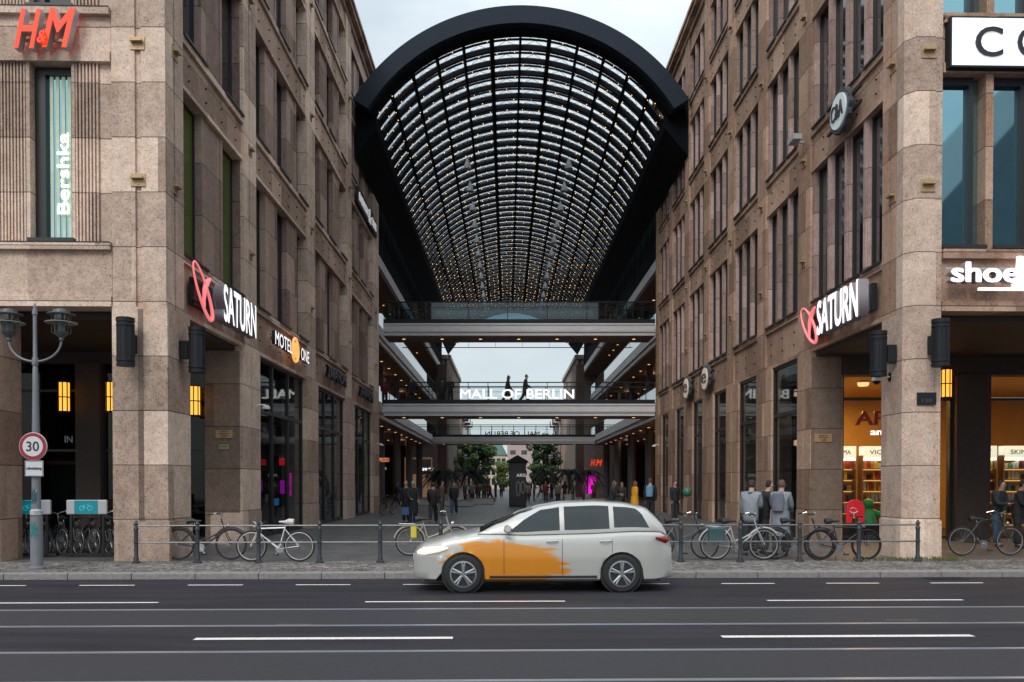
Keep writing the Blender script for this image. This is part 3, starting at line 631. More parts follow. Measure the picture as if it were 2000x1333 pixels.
# cameras
def cctv(x, y, z, dx, label, s=1):
    e = empty('security_camera', (x, y, z), 0, label, 'security camera'); b = MB(); b.box(-.03*dx, 0, -.07, .07, -.1, .1); b.tube([(0, 0, 0), (dx*.1, 0, .04), (dx*.26, 0, .04), (dx*.3, 0, -.02)], .022); b.build('arm', M_wht, e)
    b = MB(); b.lathe([(.05, .06), (.11, .03), (.12, -.03), (.11, -.05)], (dx*.3, 0, -.04), 16); b.build('housing', M_wht, e, True)
    b = MB(); b.ball((dx*.3, 0, -.09), .085, 8); b.build('dome', M_black, e, True)
cctv(-7.5, 25.3, 4.0, 1, 'white dome security camera on the second left pilaster'); cctv(9.0, 19.9, 4.2, -1, 'white dome security camera on the right corner pier'); cctv(-7.5, 48.6, 3.9, 1, 'white dome security camera at the far end of the left building'); cctv(9.0, 50.0, 3.9, -1, 'white dome security camera at the far end of the right building')
e = empty('security_camera', (9, 25.7, 12.0), 0, 'grey bullet camera high on the right building', 'security camera'); b = MB(); b.tube([(0, 0, 0), (-.3, 0, 0)], .03); b.box(-.45, -.2, -.35, .2, -.02, .14); b.build('housing', M_grey, e)
# ================================================================ THINGS IN THE PHARMACY
text('APO', 'window_sign', (11.05, 25.0, 3.62), (1, 0, 0), 1.5, .42, mat('deep_red', (.30, .015, .01), .4), None, .03, .02, label='dark red capitals hanging in the pharmacy window', cat='sign')
text('am L', 'window_sign', (11.15, 25.0, 3.22), (1, 0, 0), .8, .2, M_white, None, .02, .01, label='small white lettering beneath the red capitals in the pharmacy window', cat='sign')
e = empty('pharmacy_logo', (10.28, 24.95, .88), 0, 'red rounded letter figure low in the pharmacy window with a white cup mark', 'sign')
b = MB(); b.prism([(-.32, -.5), (-.12, -.5), (-.1, -.28), (.12, -.28), (.14, -.5), (.34, -.5), (.34, .2), (.25, .38), (.1, .46), (-.1, .46), (-.25, .36), (-.32, .15)], -.04, .04, 'y'); b.build('letter', mat('apo_red', (.5, .012, .02), .4, emit=.2, ecol=(1, .03, .05)), e, bevel=.02)
b = MB(); b.tube([(-.22, -.06, 0), (-.15, -.06, -.07), (0, -.06, -.07), (.08, -.06, 0)], .02); b.tube([(-.08, -.06, -.08), (-.05, -.06, -.3)], .02); b.tube([(-.2, -.06, .08), (-.1, -.06, .14), (.02, -.06, .08)], .015); b.build('cup', M_wht, e)
e.scale = (.8, 1, .72)
e = empty('green_figure', (10.95, 25.6, .78), 0, 'green shop figure standing behind the pharmacy window', 'display figure')
b = MB(); b.tube([(0, 0, -.3), (0, 0, 0), (0, 0, .15)], [.28, .2, .1]); b.ball((0, 0, .3), .16, 10); b.tube([(-.1, 0, .05), (-.4, 0, -.12)], .09); b.tube([(.1, 0, .05), (.38, 0, -.05)], .1); b.build('torso', mat('figure_green', (.02, .25, .08), .5, emit=.08), e, True)
b = MB(); b.box(-.9, .6, -.2, .3, -.79, -.3); b.build('plinth', M_int, e)
M_wood = mat('shelf_wood', (.30, .19, .10), .6)
gcol = [mat('pack_'+n, c, .5) for n, c in (('white', (.7, .68, .62)), ('blue', (.1, .2, .35)), ('orange', (.7, .28, .05)), ('red', (.5, .05, .04)), ('green', (.1, .3, .15)), ('yellow', (.75, .55, .1)), ('dark', (.06, .05, .06)))]
gw = ['white', 'blue', 'orange', 'red', 'green', 'yellow', 'dark']
pm_ = {}
def shelf(x0, x1, y, txt, no):
    e = empty('display_shelf', ((x0+x1)/2, y, 0), 0, f'lit pharmacy shelf unit full of packages, {no}', 'shelf'); w_ = (x1-x0)/2
    b = MB(); b.box(-w_, w_, .3, .34, 0, 2.35); b.box(-w_-.03, -w_, -.05, .34, 0, 2.6); b.box(w_, w_+.03, -.05, .34, 0, 2.6)
    b.build('cabinet', M_wood, e)
    for i in range(6): b = MB(); b.box(-w_, w_, -.03, .3, .35+i*.36, .38+i*.36); sb = b.build('shelf_board', M_wood, e); b = MB(); b.box(-w_+.02, w_-.02, .22, .29, .325+i*.36, .349+i*.36); b.build('light_strip', mat('shelf_lit', (1, .8, .5), .5, emit=1.1, ecol=(1, .55, .16)), sb)
    b = MB(); b.box(-w_, w_, -.06, .3, 2.52, 2.9); b.build('header_box', mat('header_lit', (.8, .85, .8), .5, emit=.7, ecol=(.9, 1, .88)), e)
    b = MB(); b.box(-w_, w_, -.02, .1, 2.44, 2.5); b.build('light_strip', mat('strip_lit', (1, 1, .9), .5, emit=3, ecol=(1, .95, .8)), e)
    text(txt, 'lettering', ((x0+x1)/2, y-.07, 2.71), (1, 0, 0), w_*1.3, .14, M_ink, e, .003)
    for i in range(6):
        x = -w_+.06
        while x < w_-.1:
            k = random.randrange(7); sz = random.choice(((.1, .24), (.07, .2), (.13, .16), (.08, .28)))
            if (k, sz) not in pm_:
                bb = MB(); bb.box(0, sz[0], 0, .1, 0, sz[1]); pm_[(k, sz)] = bb.mesh('package', gcol[k])
            o = bpy.data.objects.new('package', pm_[(k, sz)]); COL.objects.link(o); o.location = (e.location.x+x, y+.05+random.uniform(0, .1), .381+i*.36)
            tag(o, f'{gw[k]} package standing on a pharmacy shelf', 'package', 'packages on the pharmacy shelves'); x += sz[0]+random.uniform(.01, .06)
shelf(10.4, 11.38, 27.6, 'DERMA', 'nearest the stone return wall'); shelf(11.62, 12.75, 27.6, 'VICHY', 'second from the return wall'); shelf(16.05, 17.1, 27.3, 'SKINC', 'in the right-hand window'); shelf(14.75, 15.8, 27.3, 'VICHY', 'behind the dark inner pillar')
for i, (x, y) in enumerate(((11.2, 26.6), (12.9, 27.4), (16.6, 26.4), (11.6, 30))):
    l = bpy.data.lights.new('shop_light', 'AREA'); l.energy = 105; l.size = 1.2; l.color = (1, .52, .13); o = bpy.data.objects.new('shop_light', l); COL.objects.link(o); o.location = (x, y, 4.6)
    e = empty('ceiling_lamp', (x, y, 4.75), 0, ['ceiling lamp over the nearest pharmacy shelf', 'ceiling lamp over the second pharmacy shelf', 'ceiling lamp in the right-hand pharmacy window', 'ceiling lamp at the back of the pharmacy'][i], 'lamp')
    b = MB(); b.lathe([(.15, 0), (.18, .1)], n=16); b.build('lens', M_dl, e); b = MB(); b.lathe([(.2, .1), (.2, .16)], n=16); b.build('rim', M_wht, e)
    o.location = (x, y, 4.7)

text('IN', 'window_sign', (-12.45, 24.02, 2.95), (1, 0, 0), .22, .19, mat('dim_glow', (.2, .22, .25), .5, emit=.15), None, .01, .0, label='two pale capitals on the dark glass of the left arcade beside the lantern', cat='sign')
text('E', 'window_sign', (-11.08, 24.02, 2.95), (1, 0, 0), .15, .24, mat('dim_glow'), None, .01, .0, label='single pale capital on the dark glass beside the left corner pier', cat='sign')
e = empty('cluster_lamp', (-14.1, 26, 5.2), 0, 'cluster of tiny white bulbs hanging behind the dark glass of the left arcade', 'lamp')
for i in range(11):
    x = random.uniform(-.75, .6); z = random.uniform(-1.1, -.35); k = MB(); k.ball((x, 0, z), .026, 6); kb = k.build('bulb', mat('cluster_bulb', (1, .8, .7), .5, emit=3, ecol=(1, .75, .6)), e); k = MB(); k.cyl((x, 0, z), (x, 0, .35), .004, n=4); k.build('cable', M_black, kb)
e = empty('bar_counter', (-13.4, 25.2, 0), 0, 'dim reddish counter behind the dark glass of the left arcade', 'counter')
k = MB(); k.box(-1.2, 1.1, -.2, .4, 2.25, 2.36); k.build('top', mat('counter_red', (.16, .05, .03), .5, emit=.04), e); k = MB(); k.box(-1.1, 1.0, -.1, .3, 0, 2.24); k.build('body', M_int, e)
# ================================================================ MALL BEHIND: galleries, footbridges, glass vault
ML = empty('mall_building', (-11, 75, 0), 0, 'left mall wing behind the stone front with open shopping galleries on several levels', 'building')
MR = empty('mall_building', (12, 75, 0), 0, 'right mall wing behind the stone front with open shopping galleries on several levels', 'building')
Y0, Y1 = 49.62, 96.0
M_wall = mat('mall_wall', (.05, .036, .03), .7, noise=.25, nscale=1.5)
dl = MB(); dl.lathe([(.10, 0), (.09, .02)], n=12); dlm = dl.mesh('downlight', M_dl)
dr = MB(); dr.torus((0, 0, 0), .15, .02, 'z', 16, 6); drm = dr.mesh('rim', M_wht)
def downlight(parent, x, y, z):
    o = bpy.data.objects.new('downlight', dlm); link(o, parent); o.location = Vector((x, y, z-.012))-Vector(parent.location); return o
def wing(B, sg, xe, xo, X0):
    yb = Y0 if sg < 0 else 51.22
    def bx(mb, a, b, y0, y1, z0, z1): mb.box(xe+sg*a, xe+sg*b, y0, y1, z0, z1)
    for li, z in enumerate((5.85, 10.65)):
        f = MB(); bx(f, .0, .25, yb, Y1, z+.32, z+.95); bx(f, .12, .3, yb, Y1, z, z+.317); wb(f, 'fascia', M_concrete, B)
        s_ = MB(); bx(s_, .26, 6.4, yb, Y1, z+.02, z+.2); bx(s_, .251, 6.4, yb, Y1, z+.201, z+.9); wb(s_, 'gallery_slab', M_soffit, B)
        g_ = MB(); bx(g_, .05, .075, yb, Y1, z+.95, z+1.95); gl = wb(g_, 'balustrade', M_galglass, B)
        r_ = MB(); bx(r_, .02, .1, yb, Y1, z+1.95, z+2.0)
        y = yb+.6
        while y < Y1: bx(r_, .08, .12, y, y+.04, z+.95, z+1.95); y += 1.5
        h_ = r_.build('handrail', M_black, gl)
        for i in range(11):
            for a in (1.3, 3.8): downlight(B, xe+sg*a, yb+1.5+i*3.9+(a > 2)*1.7, z+.02)
    # third level: closed dark wall above the upper fascia
    z = 15.1
    f = MB(); bx(f, -.05, .2, yb, 107, z+.1, z+.75); wb(f, 'fascia', M_concrete, B)
    s_ = MB(); bx(s_, .205, 6.4, yb, 107, z+.12, z+.7); wb(s_, 'gallery_slab', M_soffit, B)
    for i in range(12): downlight(B, xe+sg*1.4, yb+1.5+i*3.4, z+.12); 
    w_ = MB(); bx(w_, .22, .5, yb-.1, 107, z+.76, 20.6); bx(w_, .5, 6, yb, 107, 20.2, 20.6)
    wb(w_, 'upper_cladding', M_dark, B)
    sm_ = MB(); y = yb+1
    while y < 106: bx(sm_, .19, .219, y, y+.05, z+.8, 20.4); y += 2.6
    wb(sm_, 'cladding_joint', M_black, B)
    # back walls and lit windows on each level
    w_ = MB(); bx(w_, 6.4, 6.7, yb-.3, Y1+12, 0, 16); bx(w_, 3.2, 6.4, Y1-.0, Y1+.4, 0, 5.85); bx(w_, 4.8, 6.4, Y1, Y1+.4, 6.8, 15.2); wb(w_, 'back_wall', M_wall, B)
    for li, z in enumerate((0, 6.8, 11.6)):
        y = yb+1.5; k = 0
        while y < Y1-4:
            k += 1
            p_ = MB(); bx(p_, 6.3, 6.39, y, y+3, z+.1, z+3.4); c = M_shopdim[(k*7+li*3+(sg > 0)*2) % len(M_shopdim)]; o = wb(p_, 'shop_window', c, B)
            p_ = MB(); bx(p_, 6.22, 6.4, y-.1, y, z, z+3.6); bx(p_, 6.22, 6.4, y, y+3, z+3.4, z+3.6); p_.build('frame', M_frame, o)
            y += 3.9
    # free standing columns along the ground floor
    for i in range(5):
        y = yb+5+i*9.5; c = MB(); c.cyl((xe+sg*1.6, y, 0), (xe+sg*1.6, y, 5.86), .34, n=20); wb(c, 'column', mat('column_grey', (.10, .10, .11), .5), B, True)
        c = MB(); c.cyl((xe+sg*1.6, y, 6.8), (xe+sg*1.6, y, 10.66), .25, n=16); wb(c, 'column', mat('column_grey'), B, True)
M_shopdim = [mat('shop_dark_a', (.02, .02, .025), .15), mat('shop_amber', (.3, .15, .04), .4, emit=.35, ecol=(1, .45, .12), noise=.7, nscale=1.2), mat('shop_dark_b', (.03, .025, .025), .2), mat('shop_warm', (.3, .2, .12), .4, emit=.14, ecol=(1, .6, .35), noise=.7, nscale=2), mat('shop_dark_a')]
wing(ML, -1, -8.0, -14.4, -7.5); wing(MR, 1, 9.5, 15.9, 9.0)
# end blocks behind the galleries: stone columns and slatted stone facades out to the open air
def endblock(sg, x, label):
    B = empty('stone_building', (x+sg*4, 112, 0), 0, label, 'building')
    w = MB(); w.box(x, x+sg*7, 107.2, 132, 4.6, 17.5); w.box(x+sg*.6, x+sg*7, 107.2, 132, 0, 4.6); wb(w, 'wall', mat('end_stone', (.26, .21, .19), .8, noise=.2, nscale=1), B)
    for zi, (z0, z1) in enumerate(((5.6, 8.6), (9.6, 12.6), (13.6, 16.4))):
        for i in range(12):
            o = MB(); o.box(x-sg*.02, x+sg*.1, 108+i*2, 109+i*2, z0, z1); wb(o, 'window', M_pane, B)
    w = MB(); 
    for i in range(13): w.box(x-sg*.3, x+sg*.2, 107.2+i*2, 107.6+i*2, 0, 17.3)
    wb(w, 'pilasters', mat('end_stone_pale', (.42, .35, .31), .8, noise=.15), B)
    w = MB(); w.box(x-sg*.5, x+sg*7, 107, 132, 17.3, 17.8); wb(w, 'cornice', mat('end_stone_pale'), B)
    # dark corner tower carrying the bridge end
    w = MB(); w.box(*((-7.95, -6.9) if sg < 0 else (7.95, 8.85)), 97, 98.4, 0, 15.2); wb(w, 'stone_pier', mat('pier_brown', (.09, .06, .047), .8, noise=.2), B)
endblock(-1, -7.6, 'far left stone block with slim pale pilasters behind the footbridges'); endblock(1, 9.1, 'far right stone block with slim pale pilasters behind the footbridges')
def bridge(y, z, d, label, xl=-7.5, xr=9.0, posts=1.2, glass=M_glass, dark=M_black, hgt=1.1):
    B = empty('footbridge', ((xl+xr)/2, y, z), 0, label, 'footbridge'); B['group'] = 'footbridges across the passage'
    f = MB(); f.box(xl+.01, xr-.01, y, y+.3, z+.26, z+.72); f.box(xl+.01, xr-.01, y+.1, y+.35, z+.0, z+.257); f.box(xl+.01, xr-.01, y-.05, y, z+.62, z+.70); f.box(xl+.01, xr-.01, y+.02, y+.099, z+.2, z+.257)
    wb(f, 'fascia', M_concrete, B)
    f = MB(); f.box(xl+.01, xr-.01, y+.06, y+.2, z+.722, z+.98); wb(f, 'kerb_rail', dark, B)
    f = MB(); f.box(xl+.01, xr-.01, y+.36, y+d, z-.02, z+.3); f.box(xl+.01, xr-.01, y+.301, y+d-.1, z+.302, z+.72); wb(f, 'deck', M_soffit, B)
    for i in range(7): downlight(B, xl+1.1+i*2.38, y+d*.5, z-.02)
    for yy in (y+.12, y+d-.15):
        g_ = MB(); g_.box(xl+.02, xr-.02, yy, yy+.02, z+.72, z+.9+hgt); gl = wb(g_, 'balustrade', glass, B)
        r_ = MB(); r_.box(xl+.01, xr-.01, yy-.03, yy+.05, z+.9+hgt, z+.96+hgt); r_.box(xl+.01, xr-.01, yy-.01, yy+.03, z+.9+hgt*.72, z+.92+hgt*.72); x = xl+.35
        while x < xr: r_.box(x-.02, x+.02, yy-.02, yy+.04, z+.7, z+.9+hgt); x += posts
        r_.build('handrail', M_black, gl)
    return B
bridge(51.3, 10.62, 2.6, 'upper footbridge with pale fascia and plain glass railing under the vault', glass=M_bluglass, posts=2.4)
bridge(51.3, 5.75, 2.6, 'lower footbridge with pale fascia carrying the white mall lettering')
bridge(91, 5.85, 3, 'distant footbridge with dark mirrored lettering between the far gallery ends', -8, 9.5)
text('MALL OF BERLIN', 'shop_sign', (.62, 51.24, 7.06), (1, 0, 0), 6.9, .56, mat('letters_white', (.9, .9, .9), .5, emit=.85, ecol=(1, .95, .9)), None, .05, .010, label='white capitals naming the mall standing on the lower footbridge', cat='shop sign')
text('MALL OF BERLIN', 'shop_sign', (.6, 93.2, 7.05), (1, 0, 0), 6.0, .52, M_ink, None, .05, .012, label='dark mirror-reversed capitals on the distant footbridge', cat='shop sign', mirror=True)
# suspended pipe seen under the upper bridge
b = MB(); b.cyl((-7.4, 60, 11.25), (8.9, 60, 11.25), .03, n=6)
for i in range(9): b.cyl((-6.5+i*1.9, 60, 11.25), (-6.5+i*1.9, 60, 11.9), .012, n=5)
b.cyl((-7.4, 60, 11.9), (8.9, 60, 11.9), .02, n=6)
tag(b.build('suspended_pipe', M_black), 'thin suspended pipe with hangers strung across the passage behind the upper footbridge', 'pipe')
# ---------------------------------------------------------------- vault
V = empty('glass_roof', (.7, 41.5, 15.2), 0, 'barrel vaulted glass and steel roof spanning the passage with strings of warm bulbs', 'glass roof')
CX, CZ = .68, 15.2
def arc(r, a, y): return (CX+r*math.sin(a), y, CZ+r*math.cos(a))
def arcbox(mb, r0, r1, a0, a1, y0, y1, n):
    rings = []
    for i in range(n+1):
        a = a0+(a1-a0)*i/n; rings.append([mb.P(arc(r, a, y)) for r, y in ((r0, y0), (r1, y0), (r1, y1), (r0, y1))])
    for A, B in zip(rings, rings[1:]):
        for j in range(4): mb.F([A[j], A[(j+1) % 4], B[(j+1) % 4], B[j]])
    mb.F(rings[0]); mb.F(rings[-1][::-1])
A1 = R(58.0); AG = R(56.8)
M_arch = mat('arch_blue_grey', (.020, .028, .042), .6, spec=.12, noise=.1, nscale=.6)
b = MB(); arcbox(b, 8.76, 9.60, -A1, A1, 41.2, 42.1, 96); wb(b, 'front_arch', M_arch, V, True)
b = MB()
for i in range(-9, 10): arcbox(b, 8.77, 9.59, R(6.1*i)-.0006, R(6.1*i)+.0006, 41.196, 41.2, 1)
wb(b, 'arch_panel_joint', M_black, V)
b = MB(); arcbox(b, 8.62, 8.75, -A1, A1, 41.72, 42.1, 96); wb(b, 'inner_arch', M_dark, V, True)
# side gutters down to the walls
b = MB()
for sg in (-1, 1):
    xw = -7.49 if sg < 0 else 8.99; xa = CX+sg*8.55*math.sin(AG); za = CZ+8.55*math.cos(AG)
    b.prism([(xw, 17.9), (xw, 20.9), (CX+sg*9.2*math.sin(AG), CZ+9.2*math.cos(AG)), (xa, za), (xa-sg*.0, za-.6)] if sg > 0 else [(xw, 17.9), (xa, za-.6), (xa, za), (CX+sg*9.2*math.sin(AG), CZ+9.2*math.cos(AG)), (xw, 20.9)], 42.15, 108, 'y')
wb(b, 'side_gutter', M_dark, V)
NR = 50; DY = 1.34; NC = 12
b = MB(); 
for i in range(36):
    a0 = -AG+2*AG*i/36; a1 = a0+2*AG/36; b.quad(arc(8.9, a0, 42.1), arc(8.9, a1, 42.1), arc(8.9, a1, 42.1+NR*DY), arc(8.9, a0, 42.1+NR*DY))
wb(b, 'roof_glazing', M_roofglass, V)
M_rib = mat('vault_steel', (.010, .012, .016), .8, noise=.1, spec=.06)
rm = MB(); arcbox(rm, 8.64, 8.885, -AG, AG, 0, .19, 30)
arcbox(rm, 8.74, 8.84, -AG, AG, .64, .70, 30)
ribm = rm.mesh('rib', M_rib)
for i in range(NR):
    o = bpy.data.objects.new('rib', ribm); link(o, V); o.location = Vector((0, 42.12+i*DY, 0))-Vector(V.location)
for i in range(NC+1):
    a = -AG+2*AG*i/NC; b = MB(); big = i in (5, 7)
    arcbox(b, 8.60 if big else 8.68, 8.89, a-(.012 if big else .007), a+(.012 if big else .007), 42.1, 42.1+NR*DY, 1); wb(b, 'purlin', M_rib, V)
# bright thin glazing rails and bracing rods in each cell
b = MB(); wv = MB()
for i in range(NR):
    y = 42.12+i*DY
    for j in range(NC):
        a0 = -AG+2*AG*j/NC+.02; a1 = a0+2*AG/NC-.04
        arcbox(b, 8.64, 8.67, a0, a0+(a1-a0)*.46, y+.90, y+.96, 2); arcbox(b, 8.64, 8.67, a0+(a1-a0)*.54, a1, y+.90, y+.96, 2)
        if i < 20: wv.cyl(arc(8.8, a0, y+.15), arc(8.8, a1, y+DY), .009, n=4, cap=False); wv.cyl(arc(8.8, a1, y+.15), arc(8.8, a0, y+DY), .009, n=4, cap=False)
wb(b, 'glazing_rails', mat('galvanised', (.30, .31, .33), .35, metal=.5), V); wb(wv, 'bracing_rods', M_rib, V)
pn = MB()
for i in range(2, NR, 1):
    for j in (4, 7):
        if (i*5+j) % 5 in (0, 3): y = 42.12+i*DY; arcbox(pn, 8.7, 8.74, -AG+2*AG*j/NC+.02, -AG+2*AG*(j+1)/NC-.02, y+.15, y+DY, 3)
wb(pn, 'vent_panel', M_rib, V)
# warm bulbs
bu = MB(); bu.ball((0, 0, 0), .023, 5); bum = bu.mesh('bulb', M_bulb); rest = MB(); cnt = 0
for i in range(NR):
    y = 42.12+i*DY
    for j in range(NC*3):
        a = -AG*.99+2*AG*.99*(j+.5+random.uniform(-.12, .12))/(NC*3); p = Vector(arc(8.58, a, y+(.62 if (i+j) % 2 else .2)))
        if random.random() < .18: continue
        cnt += 1
        if cnt <= 100: o = bpy.data.objects.new('bulb', bum); link(o, V); o.location = p-Vector(V.location)
        else: rest.ball(p, random.choice((.014, .02, .026))+.008*min(1, i/40), 4)
tag(wb(rest, 'bulb_strings', M_bulb, V), kind='stuff')
b = MB(); arcbox(b, 8.3, 9.3, -A1, A1, 42.1+NR*DY, 42.4+NR*DY, 40); wb(b, 'rear_arch', M_rib, V)
# pendant lamps
pl = MB(); pl.lathe([(.02, .55), (.05, .5), (.10, .38), (.20, .1), (.24, -.1), (.2, -.14)], n=14); plm = pl.mesh('shade', mat('pendant_glass', (.22, .24, .25), .3)); 
pc = MB(); pc.cyl((0, 0, .5), (0, 0, 2.2), .012, n=5); pcm = pc.mesh('cable', M_black)
for i in range(12):
    for sg in (-1, 1):
        o = empty('pendant_lamp', (CX+sg*3.1, 52+i*4, 21.0), 0, f'grey bell-shaped pendant lamp under the vault, {"left" if sg<0 else "right"} row, {["first","second","third","fourth","fifth","sixth","seventh","eighth","ninth","tenth","eleventh","twelfth"][i]} from the street', 'pendant lamp', 'pendant lamps under the glass vault')
        link(bpy.data.objects.new('shade', plm), o); link(bpy.data.objects.new('cable', pcm), o)
# ================================================================ SHOPS at the far end of the passage
def zs(): pass
text('KUSMI TEA', 'shop_sign', (-9.2, 95.9, 3.15), (1, 0, 0), 2.0, .32, M_white, None, .05, .02, label='small white tea shop lettering at the far left end of the passage', cat='shop sign')
e = empty('tea_shop', (-10.4, 96, 0), 0, 'warm lit tea shop front at the far left end of the passage', 'shop')
b = MB(); 
for x in (-11.6, -10.3, -8.6): b.box(x, x+.12, 95.8, 95.95, 0, 4.4)
b.box(-11.6, -8.5, 95.8, 95.95, 4.3, 4.5); wb(b, 'frame', mat('shop_beige', (.35, .24, .17), .6, emit=.1, ecol=(1, .6, .35)), e)
b = MB(); b.box(-11.5, -8.6, 95.96, 95.98, 0, 2.6); wb(b, 'display', M_shopdim[3], e)
e = empty('shop_sign', (10.1, 95.8, 3.9), 0, 'small red slanted letters on the dark wall at the far right end of the passage', 'shop sign')
text('H', 'letter', (9.75, 95.8, 3.9), (1, 0, 0), .55, .75, M_red, e, .06, .03, .35); text('M', 'letter', (10.45, 95.8, 3.9), (1, 0, 0), .75, .75, M_red, e, .06, .03, .35)
e = empty('poster', (9.5, 95.7, 1.6), 0, 'tall glowing magenta poster with a dark face outline at the far right end', 'poster')
b = MB(); b.prism([(8.95, .15), (9.75, .15), (9.85, .9), (9.8, 1.2), (10.05, 1.35), (9.95, 1.6), (10.1, 1.8), (10.0, 2.1), (10.15, 2.3), (10.15, 2.75), (8.95, 2.75)], 95.6, 95.68, 'y'); wb(b, 'panel', M_mag, e)
for i, (x, y, z, t, w_, h_, m_, lab) in enumerate(((-8.9, 60, 3.3, 'NESCAFE', 1.1, .3, mat('dim_red_letters', (.5, .1, .06), .5, emit=.6, ecol=(1, .3, .15)), 'small red shop lettering on the left of the passage'), (-12, 80, 3.0, 'LEVIS', 1.2, .22, mat('dim_white_letters', (.6, .6, .6), .5, emit=.5), 'faint white shop lettering on the left side of the passage'))):
    text(t if i else 'NESPRESSO', 'shop_sign', (x, y, z), (1, 0, 0), w_, h_, m_, None, .04, .012, label=lab, cat='shop sign')
for i, (x, y, h) in enumerate(((11.2, 60, 3.4), (12.9, 70, 3.4), (13.2, 58, 3.2))):
    l = bpy.data.lights.new('uplight', 'POINT'); l.energy = 30; l.shadow_soft_size = .2; l.color = (1, .5, .15); o = bpy.data.objects.new('uplight', l); COL.objects.link(o); o.location = (x+1.3, y, 3.6)
    e = empty('wall_lantern', (x+2, y, 3.2), 0, ['glowing amber wall lantern on the right shops, nearest the column', 'glowing amber wall lantern on the right shops, deepest in the passage', 'glowing amber wall lantern on the right shops, nearest the street'][i], 'lantern')
    b = MB(); b.lathe([(.05, -.9), (.22, -.3), (.22, .5), (.05, 1.0)], n=12); b.build('shade', M_yel, e, True); b = MB(); b.box(.1, .5, -.05, .05, -.1, .1); b.build('bracket', M_black, e)
for i, (x, y) in enumerate(((-10.5, 57), (-10.5, 70), (-10.5, 84), (12, 57), (12, 70), (12, 84))):
    for z in (5.6, 10.5):
        l = bpy.data.lights.new('gallery_light', 'POINT'); l.energy = 12; l.shadow_soft_size = .3; l.color = (1, .6, .35); o = bpy.data.objects.new('gallery_light', l); COL.objects.link(o); o.location = (x, y, z)
# glowing panels added in place of window reflections and goods in the left bays
for x, z, w_, h_, m_, lab in ((-8.22, 2.48, .36, .26, mat('glow_red', (.4, .01, .01), .5, emit=.9, ecol=(1, .02, .03)), 'small glowing red stand-in panel inside the second left shop window, right one'), (-9.05, 2.46, .34, .22, mat('glow_dim_red', (.2, .01, .01), .5, emit=.35, ecol=(1, .03, .06)), 'dimmer red stand-in panel inside the second left shop window, left one'), (-8.2, 1.55, .34, .5, mat('glow_magenta', (.3, 0, .3), .5, emit=.55, ecol=(.9, .01, .8)), 'glowing magenta screen inside the second left shop window, right one'), (-9.1, 1.6, .16, .4, mat('glow_dim_magenta', (.1, 0, .1), .5, emit=.25, ecol=(.8, .02, .7)), 'dim magenta screen inside the second left shop window, left one'), (-8.5, 1.0, .16, .26, mat('glow_blue', (.02, .2, .4), .5, emit=.45, ecol=(.03, .4, .9)), 'small blue screen low inside the second left shop window')):
    e = empty('stand_in_panel', (x, 31.2, z), 0, lab, 'stand_in_panel'); b = MB(); b.box(-w_/2, w_/2, -.02, 0, -h_/2, h_/2); b.build('panel', m_, e); b = MB(); b.box(-w_/2-.02, w_/2+.02, .001, .04, -h_/2-.02, h_/2+.02); b.box(-.02, .02, .041, .68, -.02, .02); b.build('stand', M_black, e)
# ================================================================ FAR BACKGROUND
def block(name, x0, x1, y0, y1, h, m, label, wcols, wrows, ww=1.1, wh=1.5, z0=1.2, side=0, roof=None, balc=False):
    B = empty(name, ((x0+x1)/2, (y0+y1)/2, 0), 0, label, 'building')
    b = MB(); b.box(x0, x1, y0, y1, 0, h); wb(b, 'wall', m, B)
    n = 0
    dx = (x1-x0)/wcols; dz = (h-z0)/wrows
    for i in range(wcols):
        for j in range(wrows):
            if wcols*wrows > 100: break
            x = x0+dx*(i+.5); z = z0+dz*j
            b = MB(); b.box(x-ww/2, x+ww/2, y0-.04, y0+.1, z, z+wh); wb(b, 'window', M_pane, B)
    if side:
        X = x1 if side > 0 else x0; nc = 6; dy = (y1-y0)/nc
        for i in range(nc):
            for j in range(wrows):
                y = y0+dy*(i+.5); z = z0+dz*j
                b = MB(); b.box(X-.1, X+side*.04-(0 if side > 0 else 0), y-.9, y+.9, z, z+wh); wb(b, 'window', M_pane, B)
                if balc and i % 2 == 0: b = MB(); b.box(X, X+side*.9, y-1.3, y+1.3, z-.25, z-.1); b.box(X+side*.85, X+side*.9, y-1.3, y+1.3, z-.1, z+.8); wb(b, 'balcony', M_black, B)
    if roof: b = MB(); b.prism([(x0-.3, h), (x1+.3, h), (x1-1, h+2.6), (x0+1, h+2.6)], y0-.3, y1, 'y'); wb(b, 'roof', roof, B)
    return B
block('apartment_building', -16, -7.4, 140, 165, 15.0, mat('brick_rose', (.30, .17, .14), .8, noise=.2, nscale=1), 'rose brick apartment block with balconies at the far left behind the trees', 3, 5, 1.4, 1.7, 1.2, 1, balc=True)
block('apartment_building', 9.0, 18, 140, 165, 15.0, mat('brick_rose'), 'rose brick apartment block with balconies at the far right behind the trees', 3, 5, 1.4, 1.7, 1.2, -1, balc=True)
block('apartment_building', -10, -0.2, 205, 220, 8.2, mat('cream_render', (.55, .45, .34), .8, noise=.1), 'cream apartment house with green mansard roof at the far end', 8, 3, .9, 1.6, 1, roof=mat('copper_green', (.12, .22, .2), .6))
block('apartment_building', 0.1, 16, 200, 216, 10.6, mat('pale_pink_concrete', (.40, .31, .29), .8, noise=.1), 'pale pinkish block with plain gable at the far end', 6, 4, 1.3, 1.0, 1)
